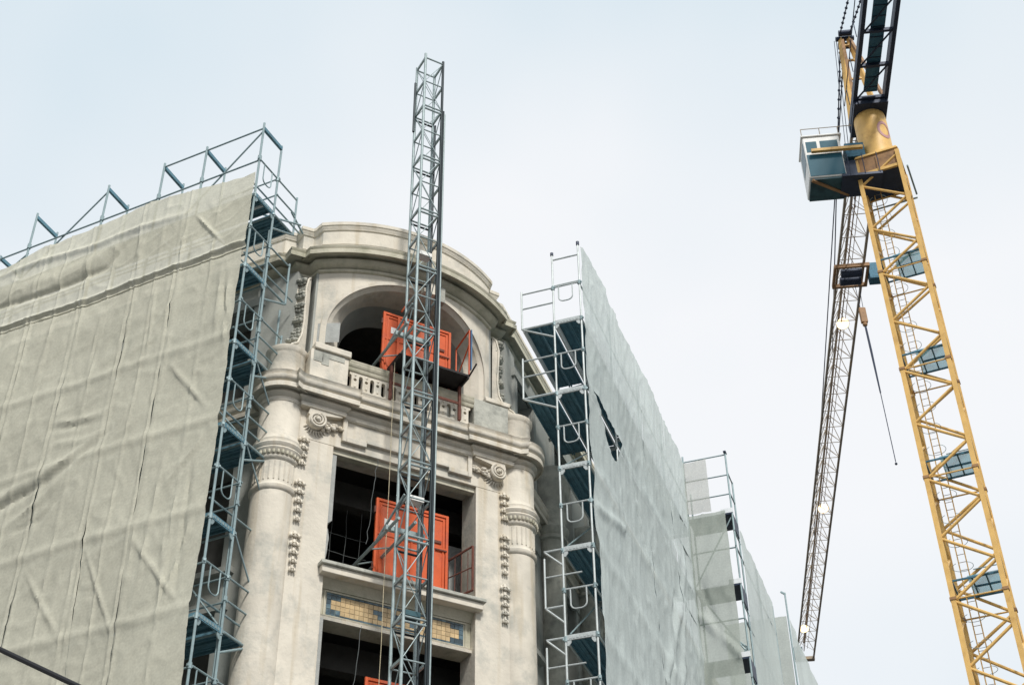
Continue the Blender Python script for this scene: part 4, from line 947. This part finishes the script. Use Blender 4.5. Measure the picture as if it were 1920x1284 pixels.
for zp in plats:
    if zp > MT - 0.8: continue
    for c1, c2 in faces:
        tubepart('horizontal', P(*c1, zp - 0.75), P(*c2, zp - 0.75), 0.03, 'yellow', CR)
    for a in (-1, 1):
        for b in (-1, 1): inst('joint_plate', jm, CR, P(a, b, zp - 0.75), rot=legrot)
    pl = MB()
    v = [P(-0.32, -0.85, zp), P(0.92, -0.85, zp), P(0.92, 0.9, zp), P(-0.32, 0.9, zp)]
    pl.add([x + Vector((0, 0, 0)) for x in v] + [x + Vector((0, 0, 0.05)) for x in v], [(3, 2, 1, 0), (4, 5, 6, 7), (0, 1, 5, 4), (1, 2, 6, 5), (2, 3, 7, 6), (3, 0, 4, 7)])
    pf = pl.build('rest_platform', 'plat', CR)
    ed = MB()
    for a, b in (((-0.92, -0.85), (0.92, -0.85)), ((-0.92, 0.9), (0.92, 0.9)), ((-0.15, -0.85), (-0.15, 0.9)), ((-0.92, -0.85), (-0.92, 0.9)), ((0.4, -0.85), (0.4, 0.9)), ((-0.15, 0.0), (0.92, 0.0))): ed.beam(P(*a, zp - 0.03), P(*b, zp - 0.03), 0.05, 0.06)
    ed.build('platform_frame', 'walk', pf)
    tubepart('guard_rail', P(-0.15, 0.9, zp + 1.0), P(0.9, 0.9, zp + 1.0), 0.02, 'galv', CR)
# ladder with hoops
for s_ in (-0.62, -0.30): tubepart('ladder_rail', P(s_, 0.45, 1.0), P(s_, 0.45, MT - 0.5), 0.022, 'yellow', CR)
rg = MB(); z = 18.0
while z < MT - 0.6: rg.tube(P(-0.62, 0.45, z), P(-0.30, 0.45, z), 0.012, 5); z += 0.3
rgo = rg.build('ladder_rung', 'jib', CR); rgo['kind'] = 'stuff'
hoop = MB().poly([P(-0.46 + 0.42 * sin(radians(t)) , 0.45 - 0.75 * (0.5 - 0.5 * cos(radians(t))) if False else 0.45 - 0.42 + 0.42 * cos(radians(t)), 0) for t in range(-150, 151, 20)], 0.010, 5).mesh('ladder_hoop', 'galv')
z = 18.5
while z < MT - 1: inst('ladder_hoop', hoop, CR, (0, 0, z)); z += 0.95
# top collar: plates and pyramid below the slewing ring
rotF = atan2(dF.y, dF.x)
col = MB()
for c1, c2 in faces:
    a_, b_ = P(*c1, 0), P(*c2, 0)
    col.add([a_ + Vector((0, 0, MT - 0.75)), b_ + Vector((0, 0, MT - 0.75)), b_ + Vector((0, 0, MT + 0.12)), a_ + Vector((0, 0, MT + 0.12))], [(0, 1, 2, 3)])
    mid = (a_ + b_) / 2
col.build('collar_plate', 'yellow_dk', CR)
MB().add([P(-1.08, -1.08, MT + 0.12), P(1.08, -1.08, MT + 0.12), P(1.08, 1.08, MT + 0.12), P(-1.08, 1.08, MT + 0.12), P(-1.0, -1.0, MT + 0.3), P(1.0, -1.0, MT + 0.3), P(1.0, 1.0, MT + 0.3), P(-1.0, 1.0, MT + 0.3)],
         [(3, 2, 1, 0), (4, 5, 6, 7), (0, 1, 5, 4), (1, 2, 6, 5), (2, 3, 7, 6), (3, 0, 4, 7)]).build('collar_rim', 'yellow', CR, 0.03)
MB().add([P(-1.04, -1.06, MT - 0.86), P(1.04, -1.06, MT - 0.86), P(1.04, 1.0, MT - 0.86), P(-1.04, 1.0, MT - 0.86)], [(0, 1, 2, 3)]).build('collar_floor', 'cdark', CR)
for zz in (MT - 0.80,): 
    for c1, c2 in faces: MB().beam(P(*c1, zz), P(*c2, zz), 0.10, 0.14).build('collar_beam', 'yellow', CR)
tubepart('guard_rail', P(-1.1, 1.2, MT - 1.2), P(1.3, 1.2, MT - 1.2), 0.04, 'galv', CR)
tubepart('guard_rail', P(1.3, -1.0, MT - 1.0), P(1.3, 1.2, MT - 1.0), 0.04, 'galv', CR)
# slewing column
JZ = 47.2
MB().lathe([(0.72, MT + 0.30), (0.70, MT + 0.5), (0.68, MT + 0.6), (0.68, JZ - 0.45), (0.66, JZ - 0.3)], 0, 0, 40).build('slewing_column', 'yellow', CR)
em = MB(); vs = []
for k in range(29):
    t = 2 * pi * k / 28
    for r in (0.27, 0.40):
        an = radians(-62) + r * cos(t) / 0.69 * 0.85; vs.append((0.694 * cos(an), 0.694 * sin(an), MT + 1.75 + r * 1.25 * sin(t)))
em.add(vs, [(2 * k, 2 * k + 1, 2 * k + 3, 2 * k + 2) for k in range(28)]); em.build('emblem_ring', 'emblem', CR)
# jib frame: u along the jib (away from the camera), v to the right
ju = az(5.95); jv = az(95.95)
def J(u, v, z): w_ = ju * u + jv * v; return Vector((w_.x, w_.y, z))
MB().add([J(-1.0, -0.72, JZ - 0.32), J(1.0, -0.72, JZ - 0.32), J(1.0, 0.72, JZ - 0.32), J(-1.0, 0.72, JZ - 0.32), J(-1.0, -0.72, JZ - 0.12), J(1.0, -0.72, JZ - 0.12), J(1.0, 0.72, JZ - 0.12), J(-1.0, 0.72, JZ - 0.12)],
         [(3, 2, 1, 0), (4, 5, 6, 7), (0, 1, 5, 4), (1, 2, 6, 5), (2, 3, 7, 6), (3, 0, 4, 7)]).build('slewing_table', 'cdark', CR)
# counter-jib
CJ = 16.0
for v in (-0.66, 0.66):
    MB().beam(J(0.9, v, JZ + 0.1), J(-CJ, v, JZ + 0.1), 0.17, 0.42).build('counter_jib_chord', 'cdark', CR)
for k in range(9):
    u = -1.0 - k * 1.85
    MB().beam(J(u, -0.6, JZ + 0.02), J(u, 0.6, JZ + 0.02), 0.12, 0.16).build('counter_jib_cross_beam', 'cdark', CR)
    tubepart('counter_jib_brace', J(u, -0.58, JZ - 0.02), J(u - 1.85, 0.58, JZ - 0.02), 0.04, 'cdark', CR)
wk = MB().add([J(-1.2, -0.28, JZ + 0.16), J(-CJ, -0.28, JZ + 0.16), J(-CJ, 0.30, JZ + 0.16), J(-1.2, 0.30, JZ + 0.16), J(-1.2, -0.28, JZ + 0.2), J(-CJ, -0.28, JZ + 0.2), J(-CJ, 0.30, JZ + 0.2), J(-1.2, 0.30, JZ + 0.2)],
              [(0, 1, 2, 3), (7, 6, 5, 4), (0, 4, 5, 1), (1, 5, 6, 2), (2, 6, 7, 3), (3, 7, 4, 0)]).build('walkway', 'walk', CR)
wr = MB(); u = -1.5
while u > -CJ: wr.beam(J(u, -0.28, JZ + 0.15), J(u, 0.30, JZ + 0.15), 0.03, 0.04); u -= 0.55
wr.build('walkway_bearer', 'cdark', wk)
for v in (-0.80, 0.80):
    tubepart('counter_jib_guard_rail', J(0.5, v, JZ + 1.2), J(-CJ, v, JZ + 1.2), 0.022, 'cdark', CR)
    for k in range(9): tubepart('counter_jib_guard_post', J(-0.5 - 1.9 * k, v, JZ + 0.2), J(-0.5 - 1.9 * k, v, JZ + 1.2), 0.02, 'cdark', CR)
MB().box(-0.7, 0.7, -1.0, 1.0, 0, 1.8).build('counterweight', 'cabdk', CR, 0.03).matrix_local = Matrix.Translation(J(-CJ + 0.8, 0, JZ - 0.9)) @ Matrix.Rotation(atan2(ju.y, ju.x), 4, 'Z')
# cathead
AT = 53.4; au = 1.0
for v, ub in ((-0.62, 0.6), (0.62, 0.6)):
    MB().beam(J(ub, v, JZ + 0.1), J(au, v * 0.28, AT), 0.20, 0.20).build('cathead_leg', 'yellow', CR)
    MB().beam(J(-0.8, v, JZ + 0.2), J(au - 0.25, v * 0.28, AT - 0.4), 0.13, 0.13).build('cathead_leg', 'yellow_dk', CR)
for f in (0.25, 0.5, 0.72, 0.9):
    z = JZ + 0.1 + (AT - JZ) * f; hw = 0.62 * (1 - 0.72 * f); MB().beam(J(0.6 + 0.4 * f, -hw, z), J(0.6 + 0.4 * f, hw, z), 0.09, 0.09).build('cathead_rung', 'yellow', CR)
hd = MB().tube(J(au, -0.42, AT), J(au, 0.42, AT), 0.12, 10); hd.tube(J(au + 0.3, -0.3, AT - 0.15), J(au + 0.3, 0.3, AT - 0.15), 0.16, 12).tube(J(au - 0.3, -0.3, AT + 0.05), J(au - 0.3, 0.3, AT + 0.05), 0.14, 12)
hd.build('cathead_sheave', 'cdark', CR)
# ropes and pendants with shackles
def pend(p, q, r, nm, shk=True, step=1.1, upto=6):
    o = MB().tube(p, q, r, 6).build(nm, 'cdark', CR); p = Vector(p); q = Vector(q); d = (q - p).normalized()
    if shk:
        s = MB()
        for k in range(upto): s.blob(p + d * (0.7 + k * step * 0.45), 0.075, 6, 4)
        s.build('shackle', 'cdark', o)['kind'] = 'stuff'
pend(J(au - 0.2, -0.22, AT + 0.1), J(-12, -0.5, JZ + 0.6), 0.028, 'pendant', upto=14); pend(J(au - 0.2, 0.22, AT + 0.1), J(-12, 0.5, JZ + 0.6), 0.028, 'pendant', upto=14)
JL = 54.5
pend(J(au, -0.2, AT), J(19.0, -0.1, JZ + 1.45), 0.03, 'pendant', upto=8); pend(J(au, 0.0, AT), J(39.0, 0.0, JZ + 1.45), 0.03, 'pendant', upto=5)
pend(J(au, -0.4, AT - 0.1), J(0.6, -1.25, MT - 1.5), 0.016, 'hoist_rope', upto=0); pend(J(au, -0.5, AT - 0.1), J(0.9, -1.35, MT - 1.5), 0.014, 'hoist_rope', upto=0)
# jib lattice
jh = 0.62
def jtz(u): return JZ + 1.45 if u < 40 else JZ + 1.45 - 0.5 * (u - 40) / 11.5
for v in (-jh, jh): MB().beam(J(0.9, v, JZ), J(JL, v, JZ), 0.11, 0.13).build('jib_chord', 'jib', CR)
MB().tube(J(1.5, 0, jtz(0)), J(JL - 0.6, 0, JZ + 0.95), 0.065, 8).build('jib_chord', 'jib', CR)
lat = MB(); PJ = 1.62; n_ = int((JL - 1.5) / PJ)
for k in range(n_):
    u0 = 1.5 + k * PJ; u1 = u0 + PJ; um = (u0 + u1) / 2
    for v in (-jh, jh):
        lat.tube(J(u0, v, JZ), J(um, 0, jtz(um)), 0.022, 5); lat.tube(J(um, 0, jtz(um)), J(u1, v, JZ), 0.022, 5)
    lat.tube(J(u0, -jh, JZ), J(u0, jh, JZ), 0.022, 5); lat.tube(J(u0, -jh, JZ), J(u1, jh, JZ), 0.013, 5)
lo = lat.build('jib_lattice', 'jib', CR); lo['kind'] = 'stuff'
jw = MB().beam(J(2, -0.12, JZ + 0.10), J(JL - 1, -0.12, JZ + 0.10), 0.05, 0.05); jw.tube(J(2, 0.15, JZ + 0.5), J(JL - 1, 0.15, JZ + 0.3), 0.018, 5).tube(J(2, -0.2, JZ + 0.3), J(JL - 1, -0.2, JZ + 0.2), 0.014, 5)
jw.build('trolley_cable_run', 'yellow_dk', CR)
MB().add([J(JL - 0.1, -0.7, JZ - 0.12), J(JL + 0.35, -0.7, JZ - 0.12), J(JL + 0.35, 0.7, JZ - 0.12), J(JL - 0.1, 0.7, JZ - 0.12), J(JL - 0.1, -0.7, JZ + 0.1), J(JL + 0.35, -0.7, JZ + 0.1), J(JL + 0.35, 0.7, JZ + 0.1), J(JL - 0.1, 0.7, JZ + 0.1)],
         [(3, 2, 1, 0), (4, 5, 6, 7), (0, 1, 5, 4), (1, 2, 6, 5), (2, 3, 7, 6), (3, 0, 4, 7)]).build('jib_end_beam', 'jib', CR)
MB().box(-0.3, 0.3, -0.35, 0.35, 0, 0.7).build('jib_end_box', 'walk', CR).location = J(JL - 0.6, -0.55, JZ - 0.2)
# lit floodlights along the jib
for uu, v in ((14.8, -0.05), (33.3, 0.05), (49.8, -0.3)):
    lm = MB().tube(J(uu, v, JZ + 0.15), J(uu - 0.06, v, JZ + 0.02), 0.26, 14, 0.34, caps=False).build('floodlight', 'cdark', CR)
    MB().tube(J(uu - 0.05, v, JZ + 0.05), J(uu - 0.06, v, JZ + 0.03), 0.32, 14).build('lamp_glass', 'lamp', lm)
# trolley with basket
TU = 10.6
tr = MB()
for du in (-0.75, 0.75): tr.beam(J(TU + du, -0.85, JZ - 0.22), J(TU + du, 0.85, JZ - 0.22), 0.14, 0.2)
for v in (-0.8, 0.8): tr.beam(J(TU - 0.75, v, JZ - 0.22), J(TU + 0.75, v, JZ - 0.22), 0.12, 0.16)
tr.build('trolley', 'yellow_dk', CR)
MB().tube(J(TU - 0.3, -0.5, JZ - 0.3), J(TU - 0.3, 0.5, JZ - 0.3), 0.22, 12).tube(J(TU + 0.3, -0.5, JZ - 0.3), J(TU + 0.3, 0.5, JZ - 0.3), 0.22, 12).build('trolley_sheave', 'cdark', CR)
bk = MB().box(-0.28, 0.28, -0.3, 0.3, 0, 0.06)
for x in (-0.27, 0.27): bk.box(x - 0.02, x + 0.02, -0.3, 0.3, 0.06, 0.95)
for y in (-0.29, 0.29): bk.box(-0.25, 0.25, y - 0.02, y + 0.02, 0.06, 0.95)
bo_ = bk.build('service_basket', 'walk', CR); bo_.location = J(TU - 0.1, 1.15, JZ - 0.75); bo_.rotation_euler = (0, 0, atan2(ju.y, ju.x))
# hook line
hp = J(TU + 0.2, 0.25, 0)
HK = lambda z, dx=0.0: Vector((hp.x + dx, hp.y, z))
for dx in (-0.10, 0.10): tubepart('hoist_rope', HK(JZ - 0.4, dx), HK(45.0, dx * 0.7), 0.015, 'cdark', CR)
MB().box(-0.16, 0.16, -0.10, 0.10, -0.45, 0.45).blob((0, 0, -0.55), 0.13, 8, 6).build('hook_block', 'yellow_dk', CR, 0.03).location = HK(44.6)
MB().poly([HK(44.1), HK(42.5, 0.03), HK(40.0, 0.06)], [0.05, 0.055, 0.035], 6).poly([HK(40.0, 0.06), HK(36.2, 0.10)], 0.02, 6).blob(HK(36.1, 0.10), 0.065, 8, 6).build('sling', 'cdark', CR)

# cab, left of the slewing column on its own platform
cabO = bpy.data.objects.new('cab', None)
CAx, CAy = -2.38, -0.12     # offset in (jib v, jib u) 
def K(a, b, z): return J(CAy + b, CAx + a, z)       # a right, b away
CZ0, CZ1 = 42.98, 45.32
wd, dp = 0.77, 0.70
def hexa(p8): return MB().add(p8, [(3, 2, 1, 0), (4, 5, 6, 7), (0, 1, 5, 4), (1, 2, 6, 5), (2, 3, 7, 6), (3, 0, 4, 7)])
def kbox(a0, a1, b0, b1, z0, z1, sl=0.0): return hexa([K(a0, b0, z0), K(a1, b0, z0), K(a1, b1, z0), K(a0, b1, z0), K(a0 - sl, b0, z1), K(a1, b0, z1), K(a1, b1, z1), K(a0 - sl, b1, z1)])
body = kbox(-wd, wd, -dp, dp, CZ0, CZ1, 0.0).build('cab', 'cabw', CR, 0.05)
kbox(-wd + 0.06, wd - 0.02, -dp + 0.05, dp - 0.05, CZ0 - 0.10, CZ0 - 0.003).build('cab_floor', 'cabdk', body)
kbox(-wd - 0.012, -wd - 0.002, -dp + 0.08, dp - 0.3, CZ0 + 0.9, CZ1 - 0.25).build('window', 'glass', body)
kbox(-wd + 0.10, -0.22, -dp - 0.012, -dp - 0.002, CZ0 + 1.45, CZ1 - 0.28).build('window', 'glass', body)
kbox(-0.08, wd - 0.12, -dp - 0.012, -dp - 0.002, CZ0 + 1.45, CZ1 - 0.28).build('window', 'glass', body)
kbox(-wd + 0.06, wd - 0.04, -dp - 0.018, -dp - 0.004, CZ0 + 0.06, CZ0 + 1.30).build('lower_panel', 'glass', body)
kbox(-wd - 0.06, wd + 0.1, -dp - 0.06, dp + 0.06, CZ1 + 0.003, CZ1 + 0.08).build('roof', 'cabw', body, 0.02)
for a, b in ((-wd, -dp), (wd, -dp)): pass
cr = MB().tube(K(-wd, -dp, CZ1 + 0.5), K(wd + 0.6, -dp, CZ1 + 0.5), 0.02, 6)
for a in (-wd, 0, wd): cr.tube(K(a, -dp, CZ1 + 0.08), K(a, -dp, CZ1 + 0.5), 0.018, 6)
cr.build('roof_rail', 'jib', body)
pc = kbox(-wd + 0.25, 1.6, -dp - 0.25, -dp - 0.10, CZ0 + 1.28, CZ0 + 1.42).build('support_beam', 'yellow', CR)
kbox(0.55, 2.2, -dp - 0.1, dp - 0.2, CZ0 - 0.16, CZ0 - 0.04).build('cab_platform', 'cdark', CR)
MB().beam(K(-wd + 0.1, -dp + 0.05, CZ0 - 0.12), K(0.9, dp - 0.3, CZ0 - 0.12), 0.12, 0.10).build('support_beam', 'yellow_dk', CR)
for a in (0.9, 1.5, 2.1): tubepart('guard_post', K(a, -dp - 0.1, CZ0 - 0.1), K(a, -dp - 0.1, CZ0 + 1.05), 0.02, 'cdark', CR)
kbox(0.95, 1.75, -0.5, 0.3, CZ0 + 1.2, CZ0 + 2.0).build('control_cabinet', 'walk', CR, 0.02)
kbox(wd + 0.02, 1.3, -dp + 0.2, 0.2, CZ0 - 0.05, CZ0 + 1.0).build('equipment_box', 'cdark', CR, 0.02)
